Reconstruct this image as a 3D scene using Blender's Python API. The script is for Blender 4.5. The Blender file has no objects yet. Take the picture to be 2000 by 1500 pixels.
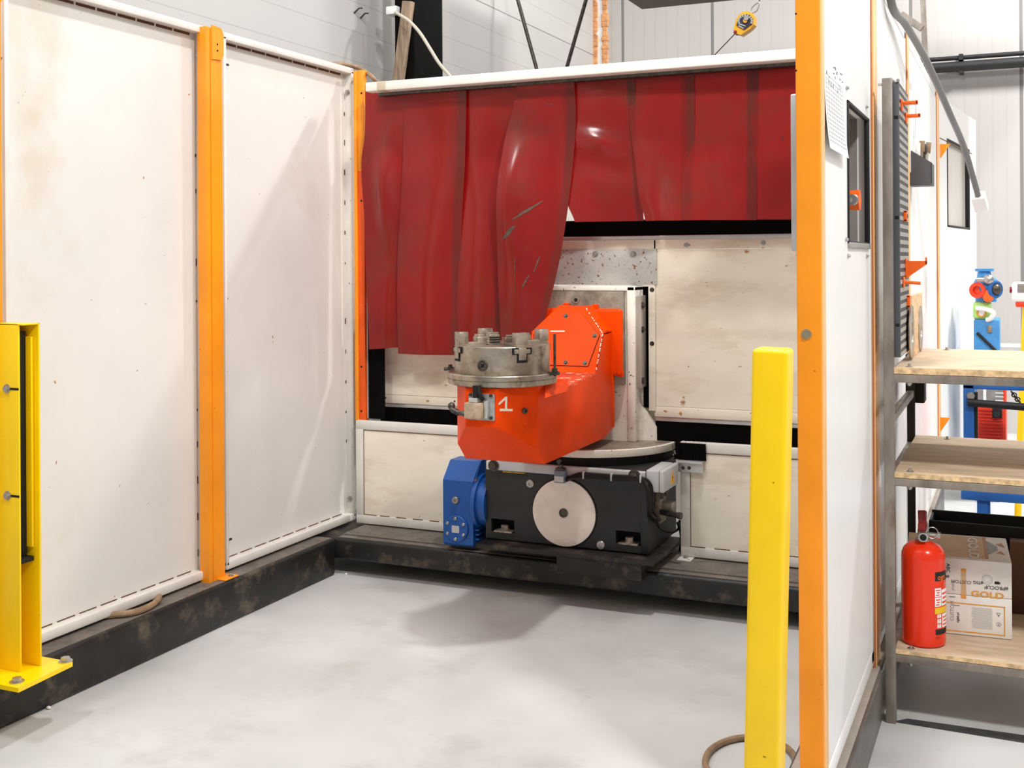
import bpy, bmesh, math, random
from mathutils import Vector, Matrix
random.seed(7)
V = Vector
C = bpy.context.scene.collection
SC = bpy.context.scene
# ------------------------------------------------------------------ camera model (metres, eye at origin, z up)
F, YAW, ROLL, CX, CY, EYE = 2234.575, .418257, -.006128, 1000., 507.326, 1.7
def ray(u, v):
    a, b = u-CX, v-CY
    c, s = math.cos(ROLL), math.sin(ROLL)
    x, y = c*a+s*b, -s*a+c*b
    xc, zc = x/F, -y/F
    c, s = math.cos(YAW), math.sin(YAW)
    return V((c*xc-s, s*xc+c, zc))
O = V((0, 0, EYE))
def PX(u, v, x): d = ray(u, v); return O+d*(x/d.x)
def PY(u, v, y): d = ray(u, v); return O+d*(y/d.y)
def PZ(u, v, z): d = ray(u, v); return O+d*((z-EYE)/d.z)

# ------------------------------------------------------------------ materials
def lin(c):
    return tuple((x/255/12.92 if x/255 <= .04045 else ((x/255+.055)/1.055)**2.4) for x in c)+(1,)
MATS = {}
def paint(name, col, rough=.5, metal=0., var=.08, vscale=3., specks=None, dirt=None, stretch=None, bump=0., bscale=60., spec=.5, coat=0.):
    if name in MATS: return MATS[name]
    m = bpy.data.materials.new(name); m.use_nodes = True
    nt = m.node_tree; N = nt.nodes; L = nt.links
    b = N['Principled BSDF']
    b.inputs['Roughness'].default_value = rough; b.inputs['Metallic'].default_value = metal
    b.inputs['Specular IOR Level'].default_value = spec
    if coat: b.inputs['Coat Weight'].default_value = coat; b.inputs['Coat Roughness'].default_value = .16
    geo = N.new('ShaderNodeNewGeometry'); vec = geo.outputs['Position']
    if stretch:
        mp = N.new('ShaderNodeMapping'); mp.inputs['Scale'].default_value = stretch
        L.new(vec, mp.inputs['Vector']); vec = mp.outputs['Vector']
    def noise(scale, detail=4, rgh=.55):
        n = N.new('ShaderNodeTexNoise'); n.inputs['Scale'].default_value = scale
        n.inputs['Detail'].default_value = detail; n.inputs['Roughness'].default_value = rgh
        L.new(vec, n.inputs['Vector']); return n.outputs['Fac']
    def ramp(fac, lo, hi):
        r = N.new('ShaderNodeMapRange'); r.inputs['From Min'].default_value = lo; r.inputs['From Max'].default_value = hi
        L.new(fac, r.inputs['Value']); return r.outputs['Result']
    def mix(fac, a, c2):
        x = N.new('ShaderNodeMix'); x.data_type = 'RGBA'
        L.new(fac, x.inputs[0])
        if isinstance(a, tuple): x.inputs[6].default_value = a
        else: L.new(a, x.inputs[6])
        x.inputs[7].default_value = c2
        return x.outputs[2]
    base = lin(col)
    dark = tuple(max(0, c*(1-2.2*var)) for c in base[:3])+(1,)
    light = tuple(min(1, c*(1+var)) for c in base[:3])+(1,)
    out = mix(ramp(noise(vscale), .35, .68), light, dark)
    if dirt:
        dc, ds, lo, hi = dirt
        out = mix(ramp(noise(ds, 6, .65), lo, hi), out, lin(dc))
    if specks:
        for dc, ds, lo, hi in (specks if isinstance(specks, list) else [specks]):
            out = mix(ramp(noise(ds, 2, .5), lo, hi), out, lin(dc))
    L.new(out, b.inputs['Base Color'])
    if bump:
        bp = N.new('ShaderNodeBump'); bp.inputs['Strength'].default_value = bump; bp.inputs['Distance'].default_value = .01
        L.new(noise(bscale), bp.inputs['Height']); L.new(bp.outputs['Normal'], b.inputs['Normal'])
    MATS[name] = m
    return m
def flat(name, col, rough=.6, metal=0., spec=.4): return paint(name, col, rough, metal, var=.03, spec=spec)

CREAM = paint('cream_sheet_paint', (221, 218, 212), .45, var=.025, vscale=1.6, specks=[((170, 110, 50), 34., .765, .79)], dirt=((205, 190, 165), 1.1, .58, .8))
CREAMF = paint('cream_frame_paint', (222, 218, 210), .45, var=.04, vscale=5, specks=[((150, 92, 45), 28., .72, .76)])
CREAMD = paint('stained_cream_paint', (238, 229, 211), .42, var=.04, vscale=2.2, specks=[((150, 90, 40), 30., .74, .78), ((90, 75, 60), 95., .76, .8)], dirt=((196, 176, 148), 1.6, .5, .8), stretch=(1, 1, 2.5))
RIGHTP = paint('white_panel_paint', (238, 237, 234), .4, var=.015, vscale=2)
RAILM = paint('white_rail_paint', (238, 234, 224), .45, var=.03, vscale=3, specks=[((160, 130, 90), 22., .76, .8)])
ORANGE = paint('orange_post_paint', (250, 152, 24), .38, var=.05, vscale=4, specks=[((190, 70, 20), 40., .76, .79)])
ORANGEV = paint('vermilion_post', (245, 92, 10), .4, var=.08, vscale=5, specks=[((80, 25, 15), 40., .72, .76)])
YELLOW = paint('yellow_guard_paint', (252, 208, 0), .36, var=.03, vscale=5, specks=[((130, 95, 20), 60., .79, .82)])
ARM = paint('red_orange_machine_paint', (242, 70, 0), .36, var=.06, vscale=5, specks=[((190, 170, 150), 55., .775, .79)], spec=.12)
ARMCHIP = paint('chipped_orange_paint', (205, 70, 40), .5, var=.1, vscale=8, specks=[((185, 165, 140), 26., .55, .62)])
BLACKB = paint('black_beam_steel', (28, 27, 25), .5, var=.3, vscale=6, dirt=((112, 98, 78), 7., .52, .78), bump=.1)
BEAMTOP = paint('grey_beam_top', (112, 104, 96), .65, var=.12, vscale=8, dirt=((70, 62, 54), 14., .5, .8), bump=.1)  # top faces in a lighter grey than the beam sides
GRAPH = paint('anthracite_machine_paint', (36, 37, 38), .5, var=.12, vscale=10)
GRAPHD = flat('black_recess', (12, 12, 12), .7)
BLUE = paint('blue_gearbox_paint', (18, 82, 160), .38, var=.08, vscale=9, bump=.05, bscale=90)
BLUE2 = paint('light_blue_machine_paint', (60, 140, 205), .45, var=.12, vscale=6)
BLUE3 = paint('blue_trolley_paint', (28, 90, 165), .42, var=.1, vscale=6)
STEEL = paint('worn_machined_steel', (182, 172, 158), .36, .85, var=.18, vscale=9, dirt=((96, 76, 58), 16., .52, .75), bump=.06, bscale=40)
STEELB = paint('bright_steel', (185, 182, 178), .32, .9, var=.08, vscale=20)
STEELD = paint('dark_bolt_steel', (88, 82, 76), .4, .8, var=.2, vscale=40)
ALU = paint('aluminium_holder', (205, 205, 203), .35, .6, var=.05, vscale=10)
DISC = paint('brushed_cover_plate', (246, 238, 227), .45, .0, var=.07, vscale=5)
GREYP = paint('grey_scale_plate', (152, 142, 128), .6, .2, var=.15, vscale=10, dirt=((105, 88, 70), 7., .48, .72))
GALV = paint('speckled_galvanised_plate', (196, 194, 188), .5, .3, var=.06, vscale=8, specks=[((140, 85, 40), 60., .64, .7), ((70, 65, 60), 130., .68, .73)])
COLW = paint('white_cast_paint', (240, 233, 220), .45, var=.05, vscale=6, specks=[((90, 60, 40), 55., .68, .73)], dirt=((190, 176, 156), 5., .58, .8))
GREYL = paint('light_grey_enclosure', (190, 192, 194), .45, var=.03)
RACK = paint('raw_rack_steel', (150, 140, 130), .42, .55, var=.16, vscale=14, dirt=((120, 88, 66), 10., .58, .8), stretch=(1, 1, .35))
OSB = paint('chipboard', (208, 187, 160), .65, var=.1, vscale=16, dirt=((205, 168, 128), 22., .5, .72), stretch=(.35, 1.4, 1.4), bump=.2, bscale=30)
OSBE = paint('chipboard_edge', (226, 192, 145), .7, var=.18, vscale=40)
PLY = paint('plywood', (224, 190, 148), .6, var=.12, vscale=12, stretch=(1, 1, 3))
CONC = paint('polished_concrete', (201, 201, 199), .42, var=.06, vscale=1.3, dirt=((176, 172, 166), 2.4, .52, .82), specks=[((120, 115, 110), 70., .79, .82)])
REDX = paint('extinguisher_red', (240, 52, 18), .25, var=.03, vscale=4, coat=.3, spec=.3)
REDD = paint('dark_red_lever', (130, 22, 18), .35)
PLASTIC = paint('dark_grey_plastic', (72, 73, 77), .5, var=.05)
PLASTICL = paint('light_grey_plastic_face', (150, 147, 142), .5, var=.05)
PEG = paint('orange_plastic', (250, 105, 22), .4, var=.05)
RUBBER = flat('black_rubber', (16, 16, 16), .6)
BRISTLE = flat('black_bristle', (7, 6, 6), .9, spec=.1)
PAPER = flat('white_paper', (246, 246, 246), .7)
INK = flat('black_print', (30, 30, 30), .6)
INKG = flat('grey_print', (160, 160, 160), .6)
GOLDP = flat('golden_print', (226, 158, 60), .6)
CARTON = paint('white_carton', (238, 234, 228), .6, var=.03, vscale=8)
CARTAN = paint('tan_carton_print', (214, 178, 136), .6, var=.05, vscale=9)
WHITEP = flat('white_plastic', (240, 240, 238), .35)
TIMBER = paint('weathered_timber', (150, 128, 106), .7, var=.2, vscale=8, stretch=(6, 6, .6))
CABLE = flat('black_cable', (22, 20, 19), .5, spec=.3)
HOSE = paint('brown_hose', (150, 122, 92), .5, var=.12, vscale=20)
BEIGEC = flat('beige_cable', (205, 196, 180), .5)
GLASS = paint('grey_tinted_pane', (150, 146, 140), .12, var=.06, vscale=2)
PANEL2 = paint('beige_pane', (205, 196, 186), .2, var=.05, vscale=2)
REDM = paint('welder_red', (230, 62, 30), .4, var=.05)
GREEN = flat('pale_green_housing', (176, 222, 130), .5)
TAPE = paint('black_floor_tape', (62, 62, 64), .35, var=.25, vscale=30)
DUCT = paint('dark_hood_paint', (78, 66, 54), .6, var=.08)
FOAM = paint('orange_foam', (222, 160, 110), .8, var=.15, vscale=15, bump=.4)
BROWN = paint('brown_carton', (96, 62, 42), .7, var=.15)
DUSTW = flat('white_paint_mark', (240, 228, 205), .6)

def curtain_mat(name='red_welding_curtain_pvc', col=(150, 27, 24), dcol=(112, 58, 44)):
    m = paint(name, col, .45, var=.1, vscale=3.5, dirt=(dcol, 2.6, .52, .8), coat=1., spec=.2)
    nt = m.node_tree; N = nt.nodes; L = nt.links
    b = N['Principled BSDF']; tr = N.new('ShaderNodeBsdfTranslucent'); tr.inputs['Color'].default_value = (.7, .03, .02, 1)
    mx = N.new('ShaderNodeMixShader'); mx.inputs[0].default_value = .42
    out = N['Material Output']
    L.new(b.outputs[0], mx.inputs[1]); L.new(tr.outputs[0], mx.inputs[2]); L.new(mx.outputs[0], out.inputs['Surface'])
    return m
CURT = curtain_mat()

def ribbed(name, col, axis, pitch, width, depth, every=None):
    """panel cladding: evenly spaced joints along one axis (x or z), as colour + bump"""
    m = bpy.data.materials.new(name); m.use_nodes = True
    nt = m.node_tree; N = nt.nodes; L = nt.links; b = N['Principled BSDF']
    b.inputs['Roughness'].default_value = .5
    geo = N.new('ShaderNodeNewGeometry'); sep = N.new('ShaderNodeSeparateXYZ'); L.new(geo.outputs['Position'], sep.inputs[0])
    def line(p, w):
        a = N.new('ShaderNodeMath'); a.operation = 'ADD'; a.inputs[1].default_value = 100.; L.new(sep.outputs[axis], a.inputs[0])
        mo = N.new('ShaderNodeMath'); mo.operation = 'MODULO'; mo.inputs[1].default_value = p; L.new(a.outputs[0], mo.inputs[0])
        lt = N.new('ShaderNodeMath'); lt.operation = 'LESS_THAN'; lt.inputs[1].default_value = w; L.new(mo.outputs[0], lt.inputs[0])
        return lt.outputs[0]
    l1 = line(pitch, width)
    noi = N.new('ShaderNodeTexNoise'); noi.inputs['Scale'].default_value = .8; L.new(geo.outputs['Position'], noi.inputs['Vector'])
    c0 = N.new('ShaderNodeMix'); c0.data_type = 'RGBA'; L.new(noi.outputs['Fac'], c0.inputs[0])
    base = lin(col); c0.inputs[6].default_value = base; c0.inputs[7].default_value = tuple(x*.93 for x in base[:3])+(1,)
    x = N.new('ShaderNodeMix'); x.data_type = 'RGBA'; L.new(l1, x.inputs[0]); L.new(c0.outputs[2], x.inputs[6])
    x.inputs[7].default_value = tuple(v*depth for v in base[:3])+(1,)
    o = x.outputs[2]
    if every:
        l2 = line(every, width*1.6)
        y = N.new('ShaderNodeMix'); y.data_type = 'RGBA'; L.new(l2, y.inputs[0]); L.new(o, y.inputs[6])
        y.inputs[7].default_value = tuple(v*.4 for v in base[:3])+(1,); o = y.outputs[2]
    L.new(o, b.inputs['Base Color'])
    inv = N.new('ShaderNodeMath'); inv.operation = 'SUBTRACT'; inv.inputs[0].default_value = 1.; L.new(l1, inv.inputs[1])
    bp = N.new('ShaderNodeBump'); bp.inputs['Strength'].default_value = .4; bp.inputs['Distance'].default_value = .01
    L.new(inv.outputs[0], bp.inputs['Height']); L.new(bp.outputs['Normal'], b.inputs['Normal'])
    return m

# ------------------------------------------------------------------ mesh builder
OFF = {}
class MB:
    def __init__(s): s.v = []; s.f = []
    def add(s, vs, fs):
        n = len(s.v); s.v += [V(p) for p in vs]; s.f += [tuple(i+n for i in f) for f in fs]; return s
    def box(s, x0, x1, y0, y1, z0, z1, bev=0., seg=2, M=None):
        x0, x1 = min(x0, x1), max(x0, x1); y0, y1 = min(y0, y1), max(y0, y1); z0, z1 = min(z0, z1), max(z0, z1)
        vs = [V((x, y, z)) for z in (z0, z1) for y in (y0, y1) for x in (x0, x1)]
        fs = [(0, 2, 3, 1), (4, 5, 7, 6), (0, 1, 5, 4), (2, 6, 7, 3), (0, 4, 6, 2), (1, 3, 7, 5)]
        if bev:
            bm = bmesh.new(); bv = [bm.verts.new(p) for p in vs]
            for f in fs: bm.faces.new([bv[i] for i in f])
            bmesh.ops.bevel(bm, geom=bm.edges[:], offset=min(bev, .49*min(x1-x0, y1-y0, z1-z0)), segments=seg, affect='EDGES', profile=.5)
            bm.verts.index_update()
            vs = [v.co.copy() for v in bm.verts]; fs = [[v.index for v in f.verts] for f in bm.faces]; bm.free()
        if M: vs = [M @ p for p in vs]
        return s.add(vs, fs)
    def obox(s, c, ex, ey, ez, hx, hy, hz, bev=0.):
        M = Matrix((V(ex).normalized(), V(ey).normalized(), V(ez).normalized())).transposed().to_4x4(); M.translation = V(c)
        return s.box(-hx, hx, -hy, hy, -hz, hz, bev, M=M)
    def bar(s, p0, p1, w, h, up=(0, 0, 1), bev=0.):
        p0, p1 = V(p0), V(p1); d = (p1-p0); L_ = d.length; d.normalize()
        a = d.cross(V(up)).normalized(); b = a.cross(d).normalized()
        return s.obox((p0+p1)/2, d, a, b, L_/2, w/2, h/2, bev)
    def prism(s, pts, vec):
        pts = [V(p) for p in pts]; n = len(pts); vec = V(vec)
        vs = pts+[p+vec for p in pts]
        fs = [tuple(range(n)), tuple(range(2*n-1, n-1, -1))]+[(i, (i+1) % n, n+(i+1) % n, n+i) for i in range(n)]
        return s.add(vs, fs)
    def cyl(s, p0, p1, r, n=24, r2=None):
        p0, p1 = V(p0), V(p1); d = (p1-p0).normalized()
        a = d.cross(V((0, 0, 1)) if abs(d.z) < .9 else V((1, 0, 0))).normalized(); b = d.cross(a)
        r2 = r if r2 is None else r2
        vs = []
        for p, q in ((p0, r), (p1, r2)):
            vs += [p+(a*math.cos(2*math.pi*i/n)+b*math.sin(2*math.pi*i/n))*q for i in range(n)]
        fs = [(i, (i+1) % n, n+(i+1) % n, n+i) for i in range(n)]+[tuple(range(n)), tuple(range(2*n-1, n-1, -1))]
        return s.add(vs, fs)
    def tube(s, path, r, n=10, smooth=0):
        P = [V(p) for p in path]
        if smooth:
            Q = []
            for i in range(len(P)-1):
                a = P[i-1] if i else P[i]; b, c = P[i], P[i+1]; d = P[i+2] if i+2 < len(P) else P[i+1]
                for k in range(smooth):
                    t = k/smooth
                    Q.append(.5*((2*b)+(c-a)*t+(2*a-5*b+4*c-d)*t*t+(3*b-a-3*c+d)*t**3))
            P = Q+[P[-1]]
        vs = []; fs = []; ref = None
        for i, p in enumerate(P):
            d = (P[min(i+1, len(P)-1)]-P[max(i-1, 0)]).normalized()
            if ref is None: ref = d.cross(V((0, 0, 1)) if abs(d.z) < .9 else V((1, 0, 0))).normalized()
            a = (ref-d*ref.dot(d)).normalized(); ref = a; b = d.cross(a)
            vs += [p+(a*math.cos(2*math.pi*k/n)+b*math.sin(2*math.pi*k/n))*r for k in range(n)]
        for i in range(len(P)-1):
            fs += [(i*n+k, i*n+(k+1) % n, (i+1)*n+(k+1) % n, (i+1)*n+k) for k in range(n)]
        m = (len(P)-1)*n
        fs += [tuple(range(n-1, -1, -1)), tuple(range(m, m+n))]
        return s.add(vs, fs)
    def ring(s, c, axis, R, r, n=28, k=8):
        ax = V(axis).normalized(); a = ax.cross(V((0, 0, 1)) if abs(ax.z) < .9 else V((1, 0, 0))).normalized(); b = ax.cross(a)
        vs = []
        for i in range(n):
            t = 2*math.pi*i/n; e = a*math.cos(t)+b*math.sin(t)
            vs += [V(c)+e*(R+r*math.cos(2*math.pi*j/k))+ax*r*math.sin(2*math.pi*j/k) for j in range(k)]
        fs = [(i*k+j, i*k+(j+1) % k, ((i+1) % n)*k+(j+1) % k, ((i+1) % n)*k+j) for i in range(n) for j in range(k)]
        return s.add(vs, fs)
    def lathe(s, c, prof, n=48, axis=(0, 0, 1)):
        ax = V(axis).normalized(); a = ax.cross(V((0, 0, 1)) if abs(ax.z) < .9 else V((1, 0, 0))).normalized(); b = ax.cross(a)
        vs = []
        for r, h in prof:
            vs += [V(c)+(a*math.cos(2*math.pi*i/n)+b*math.sin(2*math.pi*i/n))*r+ax*h for i in range(n)]
        fs = [(j*n+i, j*n+(i+1) % n, (j+1)*n+(i+1) % n, (j+1)*n+i) for j in range(len(prof)-1) for i in range(n)]
        fs += [tuple(range(n-1, -1, -1)), tuple(range((len(prof)-1)*n, len(prof)*n))]
        return s.add(vs, fs)
    def bolt(s, p, d, r=.008, h=.007, washer=True):
        p, d = V(p), V(d).normalized()
        if washer: s.cyl(p, p+d*h*.25, r*1.5, 16)
        return s.cyl(p, p+d*h, r, 6)
    def ball(s, c, rx, ry, rz, n=20, k=12):
        vs = [V(c)+V((rx*math.sin(math.pi*j/k)*math.cos(2*math.pi*i/n), ry*math.sin(math.pi*j/k)*math.sin(2*math.pi*i/n), rz*math.cos(math.pi*j/k))) for j in range(1, k) for i in range(n)]
        vs += [V(c)+V((0, 0, rz)), V(c)-V((0, 0, rz))]
        fs = [(j*n+i, j*n+(i+1) % n, (j+1)*n+(i+1) % n, (j+1)*n+i) for j in range(k-2) for i in range(n)]
        t = (k-1)*n
        fs += [(t, (i+1) % n, i) for i in range(n)]+[(t+1, (k-2)*n+i, (k-2)*n+(i+1) % n) for i in range(n)]
        return s.add(vs, fs)
    def sheet(s, grid, th, nrm=(0, 1, 0)):
        R, K = len(grid), len(grid[0]); o = V(nrm)*th
        vs = [V(p) for row in grid for p in row]+[V(p)+o for row in grid for p in row]; m = R*K
        fs = []
        for i in range(R-1):
            for j in range(K-1):
                a = (i*K+j, i*K+j+1, (i+1)*K+j+1, (i+1)*K+j); fs += [a, tuple(m+q for q in reversed(a))]
        edge = [(i*K, (i+1)*K) for i in range(R-1)]+[((i+1)*K+K-1, i*K+K-1) for i in range(R-1)]+[(j+1, j) for j in range(K-1)]+[((R-1)*K+j, (R-1)*K+j+1) for j in range(K-1)]
        fs += [(a, b, m+b, m+a) for a, b in edge]
        return s.add(vs, fs)
    def tiles(s, us, vs_, holes, fn):
        """rectangles of the grid us x vs_ that are not inside a hole; fn(u0,u1,v0,v1) adds each"""
        for i in range(len(us)-1):
            for j in range(len(vs_)-1):
                cu, cv = (us[i]+us[i+1])/2, (vs_[j]+vs_[j+1])/2
                if not any(h[0] < cu < h[1] and h[2] < cv < h[3] for h in holes): fn(us[i], us[i+1], vs_[j], vs_[j+1])
        return s
    def text(s, txt, o, ex, ey, size, depth=.0006, wrap=None, align='LEFT', bold=0., sy=1.):
        cu = bpy.data.curves.new('lettering', 'FONT'); cu.body = txt; cu.size = 1; cu.align_x = align; cu.resolution_u = 3; cu.offset = bold
        ob = bpy.data.objects.new('lettering', cu); C.objects.link(ob)
        dg = bpy.context.evaluated_depsgraph_get(); me = ob.evaluated_get(dg).to_mesh()
        pts = [v.co.copy() for v in me.vertices]; fcs = [tuple(p.vertices) for p in me.polygons]
        ob.to_mesh_clear(); bpy.data.objects.remove(ob); bpy.data.curves.remove(cu)
        ex, ey = V(ex).normalized(), V(ey).normalized(); nz = ex.cross(ey)
        if wrap: vs = [wrap(p.x*size, p.y*size) for p in pts]
        else: vs = [V(o)+ex*(p.x*size)+ey*(p.y*size*sy)+nz*depth for p in pts]
        return s.add(vs, fcs)
    def build(s, name, mat, parent=None, label=None, origin=None, recalc=True):
        me = bpy.data.meshes.new(name)
        if parent is not None: off = OFF[parent]
        elif origin is not None: off = V(origin)
        else:
            xs = [p.x for p in s.v]; ys = [p.y for p in s.v]; zs = [p.z for p in s.v]
            off = V(((min(xs)+max(xs))/2, (min(ys)+max(ys))/2, min(zs)))
        me.from_pydata([p-off for p in s.v], [], s.f)
        if recalc:
            bm = bmesh.new(); bm.from_mesh(me); bmesh.ops.recalc_face_normals(bm, faces=bm.faces); bm.to_mesh(me); bm.free()
        me.polygons.foreach_set('use_smooth', [True]*len(me.polygons)); me.set_sharp_from_angle(angle=math.radians(32))
        me.materials.append(mat)
        o = bpy.data.objects.new(name, me); C.objects.link(o)
        if parent is not None: o.parent = parent
        else: o.location = off
        OFF[o] = off
        if label: o['label'] = label
        return o
def pieces(mb, name, mat, parent, label=None):
    """one part per separate piece of the builder"""
    n = len(mb.v); par = list(range(n))
    def fd(i):
        while par[i] != i: par[i] = par[par[i]]; i = par[i]
        return i
    for f in mb.f:
        for k in f[1:]: par[fd(k)] = fd(f[0])
    grp = {}
    for f in mb.f: grp.setdefault(fd(f[0]), []).append(f)
    out = []
    for fs in grp.values():
        ids = sorted({i for f in fs for i in f}); mp = {i: k for k, i in enumerate(ids)}
        out.append(MB().add([mb.v[i] for i in ids], [[mp[i] for i in f] for f in fs]).build(name, mat, parent, label))
    return out
def tag(o, label, cat, group=None, kind=None):
    o['label'] = label; o['category'] = cat
    if group: o['group'] = group
    if kind: o['kind'] = kind
    return o
def thing(name, label, cat, loc, group=None):
    o = bpy.data.objects.new(name, None); o.empty_display_size = .1; C.objects.link(o); o.location = V(loc); OFF[o] = V(loc)
    return tag(o, label, cat, group)
def struct(name, mb, mat):
    o = mb.build(name, mat, origin=(0, 0, 0)); o['kind'] = 'structure'; return o
def bx(*a, **k): return MB().box(*a, **k)

# ================================================================== SETTING
struct('floor', bx(-9, 10, -5, 13, -.1, 0), CONC)
HX = -4.3
WL = ribbed('hall_side_cladding', (192, 190, 187), 2, .21, .006, .8, every=1.05)
WBk = ribbed('hall_rear_cladding', (190, 186, 182), 0, .125, .02, .93, every=1.0)
struct('wall_left', bx(HX-.15, HX, -5, 12, 0, 7.5), WL)
struct('wall_back', bx(HX-.15, 10, 12, 12.15, 0, 7.5), WBk)
c = PY(1180, 60, 11.98)
struct('trim_1', bx(HX+.0, HX+.14, 11.93, 12, 0, 7.5), RIGHTP)
mb = MB()
for x in (HX+.012, HX+.135):
    pts = []; z = 0
    while z < 7.4:
        w = .022+random.uniform(0, .022); h = random.uniform(.04, .09)
        mb.box(x-w, x+w, 11.915, 11.94+random.uniform(0, .01), z, z+h, .008, 1); z += h*.92
struct('trim_2', mb, FOAM)

# ================================================================== BASE BEAMS
bmL = thing('base_beam', 'black steel base beam along the foot of the left booth wall', 'beam', (-3.55, 2.9, 0), 'black base beams of the booth')
MB().box(-3.72, -3.40, .6, 5.275, .0, .198, .016, 3).build('beam_body', BLACKB, bmL)
MB().box(-3.71, -3.418, .6, 5.26, .197, .2, .001, 1).build('top_face', BEAMTOP, bmL)
bmB = thing('base_beam', 'black steel base beam under the rear panels and the machine, raised off the floor', 'beam', (-1.9, 5.6, .08), 'black base beams of the booth')
MB().box(-3.72, -.62, 5.28, 5.95, .082, .198, .018, 3).build('beam_body', BLACKB, bmB)
m_ = MB(); m_.box(-3.40, -.62, 5.30, 5.345, .197, .2002, .001, 1); m_.box(-3.40, -.62, 5.352, 5.9, .197, .206, .001, 1)
m_.build('top_face', BEAMTOP, bmB)
MB().box(-3.3, -.7, 5.6, 5.8, 0, .082).build('foot', RUBBER, bmB)
bmR = thing('base_beam', 'grey-topped steel base beam under the white right-hand booth wall', 'beam', (-.56, 4, 0), 'black base beams of the booth')
MB().box(-.64, -.471, 2.6, 8.1, 0, .188, .012, 3).build('beam_body', paint('grey_beam_steel', (112, 106, 100), .4, .3, var=.15, vscale=9, dirt=((80, 74, 68), 8., .5, .8), stretch=(1, .3, 1)), bmR)
MB().box(-.63, -.482, 2.6, 8.1, .187, .1905, .001, 1).build('top_face', paint('light_grey_beam_top', (168, 158, 146), .6, var=.08, vscale=7), bmR)  # top face paler than the beam body

# ================================================================== LEFT WALL
LX = -3.50
def left_panel(y0, y1, z0, z1, label):
    t = thing('wall_panel', label, 'panel', (LX, (y0+y1)/2, z0), 'cream sheet steel panels of the left wall')
    f = MB(); d = .05
    f.box(LX-d-.02, LX, y0, y1, z1-.034, z1, .003); f.box(LX-d-.02, LX, y0, y1, z0, z0+.04, .006)
    f.box(LX-d-.02, LX, y0, y0+.02, z0+.02, z1-.02, .003); f.box(LX-d-.02, LX, y1-.02, y1, z0+.02, z1-.02, .003)
    f.build('frame', CREAMF, t)
    MB().box(LX-d-.012, LX-d, y0+.02, y1-.02, z0+.04, z1-.034).build('sheet', CREAM, t)
    g = MB()
    n = 9
    for i in range(n):
        a = y0+.05+(y1-y0-.1)*i/n; g.box(LX-d, LX-d+.0015, a, a+(y1-y0-.1)/n-.025, z0+.040, z0+.0445)
    for i in range(n):
        a = y0+.05+(y1-y0-.1)*i/n; g.box(LX-d, LX-d+.0015, a, a+(y1-y0-.1)/n-.012, z1-.046, z1-.034)
    for i in range(14):
        a = z0+.1+(z1-z0-.2)*i/14
        if random.random() < .7: g.box(LX-d, LX-d+.002, y1-.024-random.uniform(0, .004), y1-.02, a, a+random.uniform(.01, .035))
    g.build('weld_gaps', flat('rusty_gap', (92, 60, 36), .8), t, 'rust-brown gaps between the seam welds')
    for zz in (z0+.12, z1-.14):
        MB().bolt((LX-.028, y1-.02, zz), (0, -1, 0), .011, .012).cyl((LX-.028, y1-.032, zz), (LX-.028, y1-.037, zz), .006, 12).build('bolt', STEELB, t)
    return t
pb = PX(412, 1129, LX).z; ptop = PX(400, 51, LX).z
left_panel(3.17, 4.345, .212, 2.806, 'wide cream sheet steel panel between the yellow guard post and the tall orange post')
p2 = left_panel(4.472, 5.645, .212, 2.806, 'cream sheet steel panel between the tall orange post and the booth corner')
for zz in (.345, 2.66):
    MB().cyl((LX-.03, 4.49, zz), (LX-.03, 4.545, zz), .006, 10).build('stud', STEELD, p2)
MB().cyl((LX-.02, 4.49, 1.52), (LX-.02, 4.515, 1.52), .005, 10).build('stud', STEELD, p2)

def orange_post(y0, y1, x, label, z1=2.81):
    t = thing('orange_post', label, 'post', (x-.03, (y0+y1)/2, .2), 'orange posts of the left wall')
    w = y1-y0
    prof = [(x-.05, y0), (x, y0), (x, y0+.22*w), (x-.004, y0+.225*w), (x-.004, y0+.27*w), (x+.001, y0+.275*w), (x+.001, y0+.68*w), (x-.0035, y0+.69*w), (x-.0035, y1-.002), (x-.006, y1), (x-.05, y1)]
    MB().prism([(a, b, .2) for a, b in prof], (0, 0, z1-.2-.012)).build('post_body', ORANGE, t)
    m = MB(); ya, yb = y0+.3*w, y1-.004*w; zt = z1
    m.prism([(x+.001, ya, zt-.16), (x+.001, yb-.02, zt-.155), (x+.001, yb, zt-.13), (x+.001, yb, zt-.03), (x+.001, yb-.02, zt-.004), (x+.001, ya, zt)], (.006, 0, 0))
    tab = m.build('cap_tab', ORANGE, t)
    h = MB()
    for zz in (zt-.085, zt-.115): h.cyl((x+.004, (ya+yb)/2-.004, zz), (x+.0076, (ya+yb)/2-.004, zz), .0055, 14)
    h.build('hole', GRAPHD, tab)
    f = MB().box(x-.03, x+.05, y1-.065, y1+.035, .2, .206, .002)
    ft = f.build('foot_plate', ORANGE, t)
    MB().bolt((x+.028, y1+.002, .206), (0, 0, 1), .009, .011).build('foot_bolt', STEELB, ft)
    return t
yA, yB = PX(405, 600, -3.465).y, PX(438, 600, -3.465).y
orange_post(yA, yB, -3.465, 'tall orange steel post between the two cream panels of the left wall')
orange_post(PX(-60, 600, -3.465).y, PX(7, 600, -3.465).y, -3.465, 'orange post cut by the left picture edge, behind the yellow guard post')
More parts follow.
